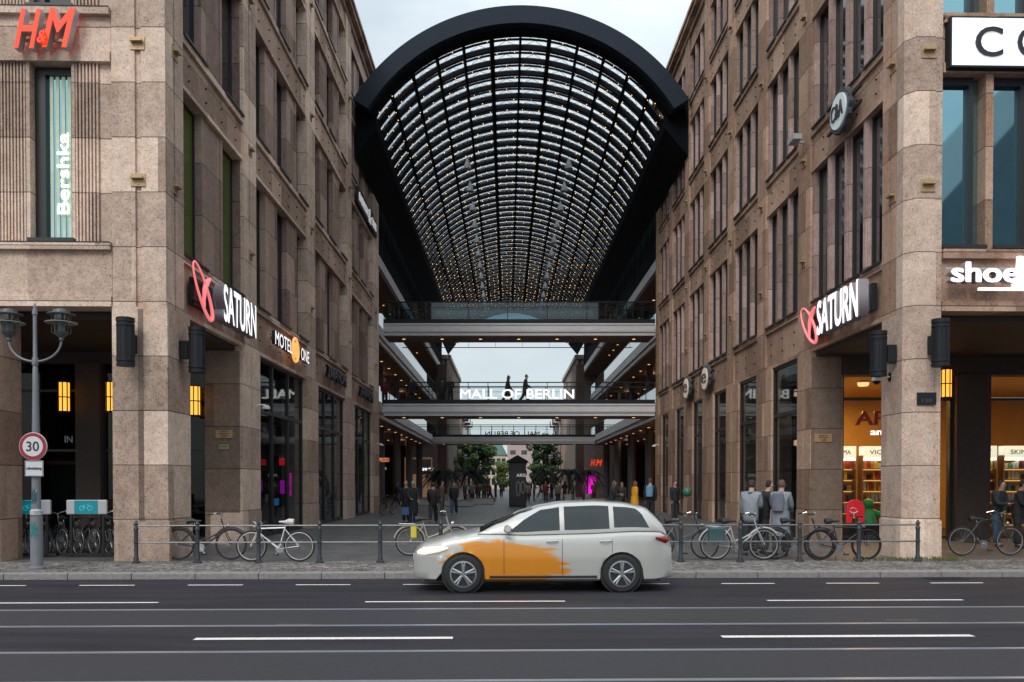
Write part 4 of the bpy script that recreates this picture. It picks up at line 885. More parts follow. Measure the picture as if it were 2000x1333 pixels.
def leaves(mb, blobs, n, size, flat=.5):
    tot = sum(b[3]**2 for b in blobs)
    for (x, y, z, r) in blobs:
        for _ in range(int(n*r*r/tot)):
            d = Vector((random.gauss(0, 1), random.gauss(0, 1), random.gauss(0, 1))).normalized()*r*random.uniform(.45, 1.05)**.7
            p = Vector((x, y, z))+Vector((d.x, d.y, d.z*.85)); a = Vector((random.gauss(0, 1), random.gauss(0, 1), random.gauss(0, .6))).normalized(); b2 = a.orthogonal().normalized(); s_ = size*random.uniform(.6, 1.3)
            mb.quad(p-a*s_-b2*s_*.5, p+a*s_*.2-b2*s_*.7, p+a*s_+b2*s_*.3, p-a*s_*.1+b2*s_*.7)
def leafmat(name, c):
    m = mat(name, c, .7, noise=.55, nscale=1.3); return m
def tree(x, y, h, r, label, cm, n=9000, seed=1, size=.16):
    random.seed(seed); e = empty('leafy_tree', (x, y, 0), 0, label, 'tree')
    b = MB(); b.tube([(0, 0, -.1), (.05, 0, h*.25), (-.05, .1, h*.5), (0, 0, h*.85)], [.2, .16, .11, .03], 8)
    for i in range(9):
        a = random.uniform(0, 2*PI); z = h*random.uniform(.25, .6); b.tube([(0, 0, z), (math.cos(a)*r*.4, math.sin(a)*r*.4, z+h*.1), (math.cos(a)*r*.75, math.sin(a)*r*.75, z+h*.2)], [.07, .05, .02], 5)
    b.build('trunk', mat('bark', (.06, .045, .035), .9, noise=.3), e)
    bl = []
    for i in range(46):
        t = random.random(); z = h*(.22+.76*t); rr = r*math.sin(PI*min(1, (.12+.88*(1-t))**.8))**.6*.85 if t > .3 else r*.75*(.6+t); a = random.uniform(0, 2*PI); q = rr*random.uniform(.35, 1)
        bl.append((math.cos(a)*q, math.sin(a)*q, z, random.uniform(.35, .75)*r*.45))
    b = MB(); leaves(b, bl, n, size); b.build('crown', cm, e)
gl1 = leafmat('leaf_green', (.075, .15, .035)); gl2 = leafmat('leaf_dark', (.028, .065, .018))
tree(-4.6, 125, 8.4, 3.2, 'round green tree at the end of the passage, left of the advertising column', gl1, 9000, 3)
tree(5.4, 125, 8.4, 3.1, 'round green tree at the end of the passage, right of the advertising column', gl1, 9000, 4)
tree(-.6, 160, 5.5, 2.2, 'small pale green tree beyond the left big tree', leafmat('leaf_pale', (.10, .15, .03)), 3000, 5)
tree(-8.5, 118, 5.0, 2.0, 'low dark tree in front of the far left stone block', gl2, 3500, 6)
random.seed(11)
def palm(x, y, h, label):
    e = empty('potted_palm', (x, y, 0), 0, label, 'palm'); b = MB(); b.lathe([(.35, 0), (.45, .6), (.47, .65), (.4, .65)], n=16); b.build('pot', M_concrete, e, True)
    b = MB(); b.tube([(0, 0, .6), (.05, 0, h*.5), (0, 0, h*.72)], [.09, .08, .07], 8); b.build('trunk', mat('bark'), e)
    b = MB()
    for i in range(26):
        a = 2*PI*i/26+random.uniform(-.1, .1); up = random.uniform(.1, 1.1); Lr = random.uniform(1.2, 1.9); prev = None
        for k in range(9):
            t = k/8; p = Vector((math.cos(a)*Lr*t, math.sin(a)*Lr*t, h*.72+up*t*1.3-1.5*t*t)); 
            if prev is not None:
                sd = Vector((-math.sin(a), math.cos(a), 0))
                for q in (-1, 1):
                    for f_ in (0, .5): pp = prev.lerp(p, f_); b.quad(pp, pp+(p-prev)*.35, pp+(p-prev)*.9+sd*q*.34*(1-t*.7)+Vector((0, 0, -.16)), pp+(p-prev)*.6+sd*q*.34*(1-t*.7)+Vector((0, 0, -.16)))
            prev = p
    b.build('fronds', mat('palm_leaf', (.006, .009, .007), .8), e)
for i, (x, y) in enumerate(((-5.6, 74), (-3.4, 76), (-6.6, 82), (5.4, 74), (7.4, 78), (3.9, 84))):
    palm(x, y, 3.6, f'dark potted palm in the passage, {["left of the column, nearest","left group, closest to the middle","left group, farthest back","right group, nearest","right group, beside the red sign","right group, farthest back"][i]}')
# advertising column
e = empty('advertising_column', (.75, 60, 0), 0, 'tall black advertising pillar with pointed roof and a watch advert', 'advertising column')
b = MB(); b.box(-.6, .6, -.6, .6, 0, 3.1); b.build('body', mat('column_black', (.012, .012, .014), .35), e, bevel=.04)
b = MB(); b.prism([(-.78, 3.1), (.78, 3.1), (.74, 3.2), (0, 3.62), (-.74, 3.2)], -.78, .78, 'y'); b.build('roof', M_black, e)
b = MB(); b.box(-.5, .5, -.63, -.601, .6, 2.5); b.build('poster', mat('poster_black', (.015, .015, .017), .3), e)
text('ARIS', 'lettering', (1.0, 59.355, 2.2), (1, 0, 0), .66, .22, mat('dim_white_letters'), e, .01, .015)
b = MB(); b.tube([(.3*math.cos(t)*.45-.0+.05, -.64, 1.25+.5*math.sin(t)) for t in [2*PI*i/24 for i in range(24)]], .05, 6, True); b.tube([(.3*math.cos(t)*.5+.38, -.645, 1.35+.4*math.sin(t)) for t in [2*PI*i/24 for i in range(24)]], .045, 6, True); b.build('watch_picture', M_grey, e)
# slim lamps in the distance
for i, x in enumerate((-4.1, 4.3)):
    e = empty('street_lamp', (x, 84+i*0, 0), 0, 'slim far street lamp against the '+('left' if i == 0 else 'right')+' tree', 'street lamp'); b = MB(); b.cyl((0, 0, 0), (0, 0, 3.9), .05, .035, 8); b.build('pole', M_lamppost, e); b = MB(); b.lathe([(.05, 3.9), (.16, 4.0), (.16, 4.3), (.22, 4.33), (.02, 4.45)], n=12); b.build('lantern', M_grey, e)
# cafe parasol, benches/planters
e = empty('parasol', (5.2, 88, 0), 0, 'beige cafe parasol far down the passage on the right', 'parasol'); b = MB(); b.lathe([(1.5, 2.2), (.8, 2.55), (.02, 2.8)], n=8); b.build('canopy', mat('canvas', (.45, .33, .24), .8), e); b = MB(); b.cyl((0, 0, 0), (0, 0, 2.6), .03); b.build('pole', M_grey, e)
for i, (x, y) in enumerate(((-3.4, 60), (-2.0, 66), (-6.5, 63), (6.6, 66))):
    e = empty('planter_bench', (x, y, 0), 0, ['grey stone bench block in the passage, nearest left', 'grey stone bench block in the passage, left of the advertising pillar', 'grey stone bench block near the left columns', 'grey stone bench block near the right columns'][i], 'bench'); b = MB(); b.box(-1.0, 1.0, -.4, .4, 0, .42); b.build('plinth', M_concrete, e, bevel=.03); b = MB()
    for k in range(5): b.box(-1.03, 1.03, -.42+k*.17, -.42+k*.17+.13, .422, .47)
    b.build('seat', M_wood, e)

B = empty('classical_building', (40, -38, 0), 0, 'grey classical building with a tall gable across the street, seen mirrored in the windows', 'building')
b = MB(); b.box(24, 90, -60, -34, 0, 16); wb(b, 'wall', mat('grey_render', (.28, .27, .26), .8, noise=.15, nscale=1), B)
b = MB(); b.prism([(31, 16.01), (85, 16.01), (58, 45)], -58, -33.5, 'y'); wb(b, 'gable_roof', mat('gable_slate', (.10, .11, .13), .7, noise=.2, nscale=1), B)
b = MB()
for i in range(12): b.box(30+i*4.6, 32+i*4.6, -33.99, -33.9, 3, 13)
wb(b, 'windows', M_pane, B)
# ================================================================ PAVEMENT FURNITURE
# railing
F = empty('street_railing', (*st(0, 18.25)[:2], 0), SA, 'iron railing with round posts and two bars along the pavement edge of the passage', 'railing')
pm1 = MB(); pm1.lathe([(.09, 0), (.09, .03), (.055, .05), (.05, .12), (.042, .14), (.042, .42), (.052, .43), (.052, .47), (.042, .48), (.042, .70), (.052, .71), (.052, .75), (.036, .77), (.036, .82), (.055, .835), (.035, .86), (.03, .88), (.016, .91)], n=14)
pme = pm1.mesh('post', M_post, True)
xs = [-7.95+1.302*i for i in range(14)]
for x in xs: o = bpy.data.objects.new('post', pme); link(o, F); o.location = (x, 0, 0)
for z in (.80, .44): b = MB(); b.cyl((xs[0], 0, z), (xs[-1], 0, z), .017, n=8); b.build('rail', mat('worn_iron', (.16, .16, .17), .4, metal=.4, noise=.4, nscale=25), F)
# street lamp with signs
p = st(-9.42, 17.05); e = empty('street_lamp', (p.x, p.y, 0), 0, 'grey double-armed street lamp with two lantern heads on the left pavement', 'street lamp')
b = MB(); b.lathe([(.16, 0), (.16, .04), (.115, .06), (.115, .95), (.112, 1.05), (.085, 1.07), (.08, 1.9), (.055, 3.6), (.05, 4.0), (.042, 4.02), (.036, 5.05), (.05, 5.06), (.05, 5.1), (.015, 5.28)], n=20); b.build('pole', M_lamppost, e, True)
b = MB(); b.tube([(.9*.58*math.cos(t), 0, 4.55-.42*math.sin(t)) for t in [PI*i/20 for i in range(21)]], .022); b.lathe([(.052, 4.05), (.06, 4.07), (.06, 4.18), (.052, 4.2)], n=16); b.build('arms', M_lamppost, e, True)
for sx in (-.522, .522):
    h = MB(Matrix.Translation((sx, 0, 4.56))); h.lathe([(.02, -.04), (.045, 0), (.04, .04), (.11, .1), (.13, .16)], n=18); h.lathe([(.15, .50), (.26, .50), (.26, .515), (.16, .53), (.15, .59), (.03, .62)], n=24)
    for k in range(6): t = 2*PI*k/6+.3; h.tube([(.1*math.cos(t), .1*math.sin(t), .1), (.17*math.cos(t), .17*math.sin(t), .14), (.17*math.cos(t), .17*math.sin(t), .5)], .008, 6)
    ho = h.build('lantern', mat('lantern_grey', (.10, .115, .12), .4, metal=.4), e, True)
    h = MB(Matrix.Translation((sx, 0, 4.56))); h.lathe([(.07, .12), (.13, .2), (.135, .5), (.12, .51)], n=20); h.build('glass', M_clear, ho, True)
    h = MB(Matrix.Translation((sx, 0, 4.56))); h.lathe([(.12, .345), (.30, .33), (.30, .34), (.12, .36)], n=24); h.build('reflector_disc', mat('disc_glass', (.25, .3, .3), .3), ho, True)
    h = MB(Matrix.Translation((sx, 0, 4.56))); h.lathe([(.05, .14), (.06, .2), (.055, .36), (.02, .4)], n=12); h.build('bulb', M_grey, ho, True)
b = MB(); b.lathe([(.084, 1.06), (.117, 1.08), (.117, 1.16), (.084, 1.2)], n=20); b.build('sticker_band', mat('sticker_pale', (.35, .36, .38), .6, noise=.6, nscale=14), e)
for z0, z1, c in ((.62, .95, (.03, .16, .17)), (1.3, 1.62, (.02, .08, .1)), (1.52, 1.62, (.4, .4, .4))):
    b = MB(); r = .119 if z1 < 1 else .086
    for k in range(6): t0 = -PI/2-.6+k*.2; b.quad((r*math.cos(t0), r*math.sin(t0), z0+.05*(k % 2)), (r*math.cos(t0+.2), r*math.sin(t0+.2), z0+.05*(k % 2)), (r*math.cos(t0+.2), r*math.sin(t0+.2), z1-.04*(k % 3)), (r*math.cos(t0), r*math.sin(t0), z1-.04*(k % 3)))
    b.build('sticker', mat(f'sticker_{z0}', c, .6, noise=.7, nscale=30), e)
s = empty('speed_sign', (p.x+.02, p.y-.14, 2.44), SA, 'round red ringed thirty speed limit sign on the lamp post', 'road sign')
b = MB(); b.lathe([(.29, 0), (.30, .005), (.30, .02)], n=40, ax='y'); b.build('plate', mat('sign_grey', (.4, .4, .42), .5), s)
b = MB(); b.lathe([(.285, -.006), (.285, -.001)], n=40, ax='y'); b.build('red_ring', mat('sign_red', (.30, .012, .02), .45), s)
b = MB(); b.lathe([(.215, -.012), (.215, -.0065)], n=40, ax='y'); b.build('white_disc', mat('sign_white', (.55, .55, .58), .5), s)
t = text('30', 'numerals', (0, 0, 0), (1, 0, 0), .27, .21, M_ink, None, .002, .012); t.parent = s; t.matrix_local = frame((0, -.015, 0), (1, 0, 0))
s.scale = (.92, .92, .92); 
s = empty('supplementary_sign', (p.x+.03, p.y-.13, 2.0), SA, 'small white rectangular plate with black wording below the round speed sign', 'road sign')
b = MB(); b.box(-.18, .18, 0, .015, -.155, .155); b.build('plate', mat('sign_white'), s, bevel=.01)
b = MB(); 
for q in ((-.17, .17, .14, .147), (-.17, .17, -.147, -.14), (-.172, -.165, -.14, .14), (.165, .172, -.14, .14)): b.box(q[0], q[1], -.003, -.0005, q[2], q[3])
b.build('border', M_ink, s)
t = text('Luftreinhaltung', 'lettering', (0, 0, 0), (1, 0, 0), .3, .075, M_ink, None, .002, .012); t.parent = s; t.matrix_local = frame((0, -.004, 0), (1, 0, 0))
# ---------------------------------------------------------------- bicycles
def bicycle(name, loc, rz, label, frm=(.02, .02, .022), rim=(.03, .03, .03), style='city', R_=.34, wbse=1.06, guard=True, rack=True, sad=(.02, .02, .02), bag=None, group='bicycles leaning at the railing', lean=0):
    "points towards +x"
    e = empty(name, loc, rz, label, 'bicycle', group); e.rotation_euler = (lean, 0, rz)
    fm = mat('bike_paint_%.3f_%.3f_%.3f' % frm, frm, .35, coat=.4); rmm = mat('bike_rim_%.2f' % rim[0], rim, .35, metal=.6); sm_ = mat('bike_saddle_%.2f' % sad[0], sad, .6)
    xr, xf = -wbse/2, wbse/2; z = R_
    for x in (xr, xf):
        key = ('wheel', R_, rim)
        if key not in CACHE:
            a = MB(); a.torus((0, 0, 0), R_-.018, .018, 'y', 40, 8)
            b = MB(); b.torus((0, 0, 0), R_-.045, .012, 'y', 40, 6)
            c = MB(); c.cyl((0, -.05, 0), (0, .05, 0), .022, n=10)
            for i in range(24): t = 2*PI*i/24; c.cyl((.02*math.cos(t+.5), (-1)**i*.03, .02*math.sin(t+.5)), ((R_-.05)*math.cos(t), 0, (R_-.05)*math.sin(t)), .0022, n=3, cap=False)
            CACHE[key] = (a.mesh('wheel', M_tyre, True), b.mesh('rim', rmm, True), c.mesh('spokes', mat('spoke_steel', (.25, .25, .26), .4, metal=.7)))
        m1, m2, m3 = CACHE[key]; o = link(bpy.data.objects.new('wheel', m1), e); o.location = (x, 0, z); link(bpy.data.objects.new('rim', m2), o); link(bpy.data.objects.new('spokes', m3), o)
    bb = (-.08, 0, .28); seat = (-.22, 0, .78); hb = (xf-.22, 0, .92); ht = (xf-.16, 0, .72)
    if style == 'city': tt0 = (-.12, 0, .42); top = [(ht[0], 0, ht[2]-.06), (.1, 0, .5), tt0]
    elif style == 'curved': top = [(ht[0], 0, ht[2]+.02), (.15, 0, .86), (-.1, 0, .84), (-.26, 0, .70)]
    else: top = [ht, (-.2, 0, .74)]
    b = MB(); b.tube([bb, seat], .016); b.tube([hb if style != 'race' else (hb[0]+.03, 0, .8), ht, (xf-.13, 0, .62)], .018); b.tube([(xf-.14, 0, .64), bb], .02); b.tube(top, .017)
    for s_ in (-1, 1): b.tube([bb, (xr, s_*.06, z)], .01, 6); b.tube([(-.2, 0, .72), (xr, s_*.06, z)], .008, 6)
    b.build('frame', fm, e, True)
    b = MB()
    for s_ in (-1, 1): b.tube([(xf-.13, s_*.05, .64), (xf-.04, s_*.06, .45), (xf, s_*.06, z)], .011, 6)
    b.tube([(xf-.13, -.055, .64), (xf-.13, .055, .64)], .016, 6); b.build('fork', fm, e, True)
    b = MB(); b.tube([(-.40, 0, .86), (-.3, 0, .875), (-.2, 0, .865), (-.08, 0, .87)], [.07, .065, .03, .018], 8); so_ = b.build('saddle', sm_, e, True); so_.scale = (1, 1, 1)
    b = MB(); b.tube([(-.22, 0, .77), (-.245, 0, .86)], .012); b.build('seat_post', M_chrome, e)
    hz = .98 if style != 'race' else .86; hx = hb[0]+.02
    b = MB(); b.tube([(hx, 0, hb[2]-.08), (hx-.01, 0, hz)], .013)
    if style == 'race': b.tube([(hx+.02, -.21, hz-.04), (hx+.1, -.2, hz+.02), (hx+.05, -.1, hz+.01), (hx+.03, 0, hz), (hx+.05, .1, hz+.01), (hx+.1, .2, hz+.02), (hx+.02, .21, hz-.04)], .011, 6)
    elif style == 'mtb': b.tube([(hx-.03, -.3, hz), (hx, 0, hz-.01), (hx-.03, .3, hz)], .012, 6)
    else: b.tube([(hx-.2, -.27, hz+.03), (hx-.05, -.22, hz+.07), (hx, 0, hz), (hx-.05, .22, hz+.07), (hx-.2, .27, hz+.03)], .011, 6)
    h = b.build('handlebar', M_chrome if style != 'mtb' else M_black, e, True)
    b = MB(); q = [(hx-.23, -.275, hz+.03), (hx-.1, -.25, hz+.055)] if style == 'city' else [(hx-.03, -.3, hz), (hx-.02, -.2, hz)]
    for s_ in (1, -1): b.tube([(x_, y_*s_, z_) for x_, y_, z_ in q], .017, 8)
    b.build('grips', M_tyre, h, True)
    b = MB(); b.lathe([(.09, -.052), (.09, -.045)], bb, 24, 'y'); b.tube([(bb[0], -.07, bb[2]), (bb[0]+.1, -.07, bb[2]-.14)], .01, 6); b.tube([(bb[0], .07, bb[2]), (bb[0]-.1, .07, bb[2]+.14)], .01, 6); b.cyl((bb[0], -.07, bb[2]), (bb[0], .07, bb[2]), .015)
    b.tube([(bb[0], -.05, bb[2]+.09), (xr, -.05, z+.035)], .004, 4); b.tube([(bb[0], -.05, bb[2]-.09), (xr, -.05, z-.035)], .004, 4); ck = b.build('crankset', M_chrome, e, True)
    b = MB(); b.box(bb[0]+.05, bb[0]+.15, -.17, -.08, bb[2]-.155, bb[2]-.13); b.box(bb[0]-.15, bb[0]-.05, .08, .17, bb[2]+.13, bb[2]+.155); b.build('pedals', M_tyre, ck)
    if guard:
        for x, t0, t1 in ((xr, .1, 2.9), (xf, .7, 2.7)):
            b = MB(); pts = [(x+(R_+.025)*math.cos(t0+(t1-t0)*i/14), 0, z+(R_+.025)*math.sin(t0+(t1-t0)*i/14)) for i in range(15)]
            b.tube(pts, .02, 6); b.build('mudguard', fm, e, True)
    if rack:
        b = MB(); b.tube([(-.25, -.05, .74), (xr-.25, -.06, .76), (xr-.25, .06, .76), (-.25, .05, .74)], .007, 6); b.tube([(xr-.15, -.06, .76), (xr, -.07, z)], .006, 5); b.tube([(xr-.15, .06, .76), (xr, .07, z)], .006, 5); b.build('rack', M_black if frm[0] < .3 else M_chrome, e)
    b = MB(); b.lathe([(.035, 0), (.045, .05), (.04, .06)], (xf-.1, 0, .76), 12, 'x'); b.build('headlamp', M_chrome, e, True)
    if bag: b = MB(); b.box(xr-(.2 if bag[1] < .4 else -.02), xr+.16, -.2, -.08, .42, .74); b.build('pannier', mat('bag_%.2f' % bag[1], bag, .7), e, bevel=.03)
    return e
def bx_(px, d): return (px-990)/1650*d
bicycle('city_bicycle', (*st(-6.72, 18.95)[:2], 0), 0, 'dark city bicycle leaning behind the left end of the railing', (.022, .018, .018), (.1, .1, .1), 'city', .355, 1.16)
bicycle('road_bicycle', (*st(-5.05, 18.5)[:2], 0), PI, 'white framed road bicycle with white rims at the left railing', (.66, .66, .68), (.62, .62, .64), 'race', .34, 1.04, False, False, (.55, .5, .5))
bicycle('city_bicycle', (-1.75, 19.9, 0), 0.15, 'cream bicycle with a yellow pannier behind the passing car', (.35, .32, .26), (.4, .4, .4), 'city', .34, 1.08, bag=(.6, .48, .05))
bicycle('city_bicycle', (3.95, 19.0, 0), 0.1, 'dark teal bicycle at the railing next to the rear of the car', (.02, .035, .045), (.3, .3, .3), 'city', .33, 1.04)
bicycle('city_bicycle', (5.17, 18.75, 0), 0.03, 'silver low-step city bicycle at the right railing', (.42, .40, .41), (.5, .5, .5), 'city', .35, 1.08, bag=(.04, .09, .1))
bicycle('city_bicycle', (6.55, 18.95, 0), 0.05, 'black city bicycle in the middle of the right railing', (.015, .015, .016), (.12, .12, .12), 'city', .345, 1.06)
bicycle('mountain_bicycle', (7.45, 18.72, 0), 0.03, 'black mountain bicycle with silver crank at the right railing', (.013, .013, .014), (.02, .02, .02), 'mtb', .345, 1.06, False, False)
bicycle('curved_bicycle', (*st(11.3, 19.6)[:2], 0), SA, 'black bicycle with curved top tube parked on its stand in the right arcade', (.012, .012, .014), (.35, .35, .36), 'curved', .345, 1.14, False, False, group=None)
bicycle('city_bicycle', (-6.2, 44, 0), 1.2, 'small dark bicycle parked by the far left stone pier', (.03, .03, .03), (.2, .2, .2), group=None)
# bike share docks
DK = mat('dock_panel', (.42, .42, .46), .4); TQ = mat('dock_teal', (.005, .17, .21), .4, emit=.10, ecol=(0, .6, .7))
for i, cx_ in enumerate((-11.05, -9.75)):
    p = st(cx_+.0, 19.9); e = empty('bike_dock', (p.x, p.y, 0), SA, 'pale bike share docking panel with teal bicycle symbol under the left arcade, '+('left' if i == 0 else 'right')+' one', 'bike dock')
    b = MB(); b.box(-.47, .47, -.04, .04, .98, 1.32); b.build('panel', DK, e, bevel=.025)
    b = MB(); b.box(-.28, .26, -.047, -.041, .995, 1.305); pq = b.build('teal_field', TQ, e)
    b = MB(); 
    for x in (-.10, .08): b.torus((x, -.05, 1.13), .055, .005, 'y', 20, 4)
    b.tube([(-.10, -.05, 1.13), (-.05, -.05, 1.2), (.04, -.05, 1.2), (-.02, -.05, 1.13), (-.05, -.05, 1.2)], .004, 4); b.tube([(-.02, -.05, 1.13), (-.1, -.05, 1.13)], .004, 4); b.tube([(.08, -.05, 1.13), (.035, -.05, 1.23), (.06, -.05, 1.24)], .004, 4); b.build('bicycle_symbol', mat('symbol_cyan', (.1, .6, .7), .5, emit=.3), pq)
    b = MB(); b.box(-.40, -.34, -.02, .02, 0, .98); b.box(.34, .40, -.02, .02, 0, .98); b.box(-.6, .6, -.05, .05, .02, .08); b.build('stand', M_black, e)
for i in range(8):
    x = -11.6+i*.37; p = st(x, 20.5)
    bicycle('rental_bicycle', (p.x, p.y, 0), -PI/2+R(52), f'dark rental bicycle docked under the left arcade, {["first","second","third","fourth","fifth","sixth","seventh","eighth"][i]} from the left', (.02, .02, .024), (.35, .35, .36), 'city', .33, 1.0, True, False, group='rental bicycles docked in the left arcade', bag=None)
    o = COL.objects; 
# teal rear guards on three of the rental bicycles
for i in (3, 5, 6):
    x = -11.6+i*.37; p = st(x, 20.5)
# ---------------------------------------------------------------- CAR
def car(loc, rz):
    e = empty('passing_car', loc, rz, 'silver white hatchback car with orange swirls on its doors driving left on the near lane', 'car')
    def lerp(tb, x):
        if x <= tb[0][0]: return tb[0][1]
        for (a, b), (c, d) in zip(tb, tb[1:]):
            if x <= c: t = (x-a)/(c-a); t = t*t*(3-2*t)*.5+t*.5; return b+(d-b)*t
        return tb[-1][1]
    T = [(-2.2, .60), (-2.16, .70), (-2.0, .80), (-1.5, .93), (-1.05, 1.0), (-.3, .98), (.6, 1.0), (1.6, 1.04), (2.0, 1.03), (2.14, .95), (2.2, .8)]
    Wd = [(-2.2, .52), (-2.15, .64), (-2.0, .76), (-1.7, .85), (-1.2, .885), (0, .895), (1.2, .89), (1.8, .86), (2.05, .80), (2.2, .68)]
    Zr = [(-1.1, 1.0), (-.75, 1.16), (-.35, 1.34), (0, 1.455), (.35, 1.51), (.9, 1.53), (1.4, 1.50), (1.75, 1.44), (1.98, 1.24), (2.1, 1.04)]
    xw = (-1.34, 1.32); Ra = .365; zc = .315
    xs = sorted(set([round(-2.2+i*.1, 3) for i in range(45)]+[round(w+math.sin(R(a))*Ra, 3) for w in xw for a in range(-90, 91, 15)]+[-2.19, 2.19, -2.17, 2.17]))
    def zb(x):
        z = .20+.04*max(0, abs(x)-1.9)/.3
        for w in xw:
            if abs(x-w) <= Ra: z = max(z, zc+math.sqrt(max(0, Ra*Ra-(x-w)**2)))
        return z
    b = MB(); rings = []
    def pt(x, y, z): return b.P((x, y, z))
    for x in xs:
        w = lerp(Wd, x); t = lerp(T, x); z0 = zb(x)
        def cl(z): return max(z, z0+.005)
        prof = [(w*.94, z0), (w*.985, cl(z0+.03)), (w*.99, cl(.36)), (w*1.0, cl(.52)), (w*1.0, cl(.60)), (w*.992, cl(t*.70)), (w*.985, cl(t*.80)), (w*.965, cl(t-.09)), (w*.93, cl(t-.03)), (w*.86, t), (w*.6, t+.025), (w*.3, t+.035), (0, t+.04)]
        ring = [pt(x, -y, z) for y, z in prof]+[pt(x, y, z) for y, z in prof[-2::-1]]; rings.append(ring)
    for A, B in zip(rings, rings[1:]):
        for j in range(len(A)-1): b.F([A[j], B[j], B[j+1], A[j+1]])
    b.F(rings[0]); b.F(rings[-1][::-1])
    pm = carpaint(); o = b.build('body', pm, e, True)
    # greenhouse
    def gh(x, k):
        w = lerp(Wd, x); zt = lerp(T, x)-.01; zr = lerp(Zr, x); f = max(.0, min(1, (zr-zt)/.5)); wr = w*(.93-.20*f)
        P = [(w*.93, zt), (w*.925, zt+(zr-zt)*.12), (wr+(w*.925-wr)*.25, zt+(zr-zt)*.70), (wr*.97, zt+(zr-zt)*.90), (wr*.88, zt+(zr-zt)*.975), (wr*.5, zr), (0, zr+.012)]
        return P
    gx = [round(-1.1+i*.08, 3) for i in range(41)]; b = MB(); rings = []
    for x in gx:
        P = gh(x, 0); rings.append([b.P((x, -y, z)) for y, z in P]+[b.P((x, y, z)) for y, z in P[-2::-1]])
    for i, (A, B) in enumerate(zip(rings, rings[1:])):
        for j in range(len(A)-1): b.F([A[j], B[j], B[j+1], A[j+1]])
    b.F(rings[0]); b.F(rings[-1][::-1]); b.build('roof', mat('car_silver'), e, True)
    def patch(name, x0, x1, j0, j1, m, off=.006, side=-1, n=14, slant0=0, slant1=0):
        b = MB(); rows = []
        for i in range(n+1):
            row = []
            for j in range(7):
                v = j0+(j1-j0)*j/6; xa = x0+slant0*(v-j0)/(j1-j0); xb = x1+slant1*(v-j0)/(j1-j0); x = xa+(xb-xa)*i/n; P = gh(x, 0); k = min(int(v), 5); f = v-k
                y = P[k][0]+(P[k+1][0]-P[k][0])*f; z = P[k][1]+(P[k+1][1]-P[k][1])*f; row.append(b.P((x, side*(y+off), z+off*.3)))
            rows.append(row)
        for A, B in zip(rows, rows[1:]):
            for j in range(6): b.F([A[j], B[j], B[j+1], A[j+1]])
        return b.build(name, m, e, True)
    G = mat('car_glass', (.008, .014, .018), .05, spec=.5)
    for sd in (-1, 1):
        patch('side_window', -.62, .28, 1.0, 2.8, G, .006, sd, slant0=.58); patch('side_window', .36, 1.12, 1.0, 2.8, G, .006, sd); patch('side_window', 1.20, 1.80, 1.05, 2.75, G, .006, sd, slant1=-.22)
    # windscreen and rear window as strips over the sloping ends
    for name, x0, x1 in (('windscreen', -1.06, -.16), ('rear_window', 1.78, 2.04)):
        b = MB(); rows = []
        for i in range(9):
            x = x0+(x1-x0)*i/8; P = gh(x, 0); z = P[5][1]; row = []
            for q in range(9):
                u = -1+2*q/8; yy = u*P[4][0]*.96; zz = P[4][1]+(P[6][1]-P[4][1])*(1-abs(u)**1.5); row.append(b.P((x-(.01 if x0 < 0 else -.01), yy, zz+.012)))
            rows.append(row)
        for A, B in zip(rows, rows[1:]):
            for j in range(8): b.F([A[j], A[j+1], B[j+1], B[j]])
        b.build(name, G, e, True)
    for w in xw:
        for sd in (-1, 1):
            b = MB(Matrix.Translation((w, sd*.80, .315))); b.lathe([(.20, -.1), (.29, -.1), (.315, -.08), (.315, .08), (.29, .1), (.20, .1)], n=36, ax='y'); wh = b.build('wheel', M_tyre, e, True)
            b = MB(Matrix.Translation((w, sd*.80, .315))); b.lathe([(.215, sd*.06), (.225, sd*.105), (.20, sd*.108), (.19, sd*.07)], n=36, ax='y')
            for k in range(5):
                t = 2*PI*k/5+.3; 
                for dt in (-.13, .13): b.tube([(.04*math.cos(t), sd*.09, .04*math.sin(t)), (.20*math.cos(t+dt), sd*.1, .20*math.sin(t+dt))], [.03, .02], 6)
            b.lathe([(.05, sd*.06), (.05, sd*.105)], n=16, ax='y'); b.build('rim', mat('alloy', (.35, .36, .38), .3, metal=.8), wh, True)
            b = MB(); b.lathe([(.37, -.13), (.37, .06)], (w, sd*.72, .33), 24, 'y'); b.build('wheel_arch', M_tyre, e)
        b = MB(); 
    b = MB(); b.box(-2.0, 2.0, -.7, .7, .18, .4); b.build('underbody', M_tyre, e)
    for sd in (-1, 1):
        b = MB(); b.tube([(-2.10, sd*.60, .66), (-2.0, sd*.74, .69), (-1.75, sd*.855, .735), (-1.6, sd*.87, .75)], [.04, .065, .05, .01], 10); b.build('headlight', mat('headlight', (.8, .7, .6), .2, emit=.9, ecol=(1, .85, .7)), e, True)
        b = MB(); b.tube([(2.14, sd*.62, .85), (2.08, sd*.76, .88), (1.9, sd*.85, .92)], [.03, .06, .015], 8); b.build('tail_light', mat('tail_red', (.25, .01, .01), .2), e, True)
        b = MB(); b.tube([(-.60, sd*.86, 1.04), (-.6, sd*.99, 1.07), (-.6, sd*1.06, 1.08)], [.03, .075, .05], 8); b.build('mirror', mat('car_silver'), e, True)
        for x in (.05, .95): b = MB(); b.tube([(x, sd*.897, .86), (x+.08, sd*.925, .865), (x+.2, sd*.9, .87)], .013, 6); b.build('door_handle', mat('car_silver'), e, True)
        b = MB()
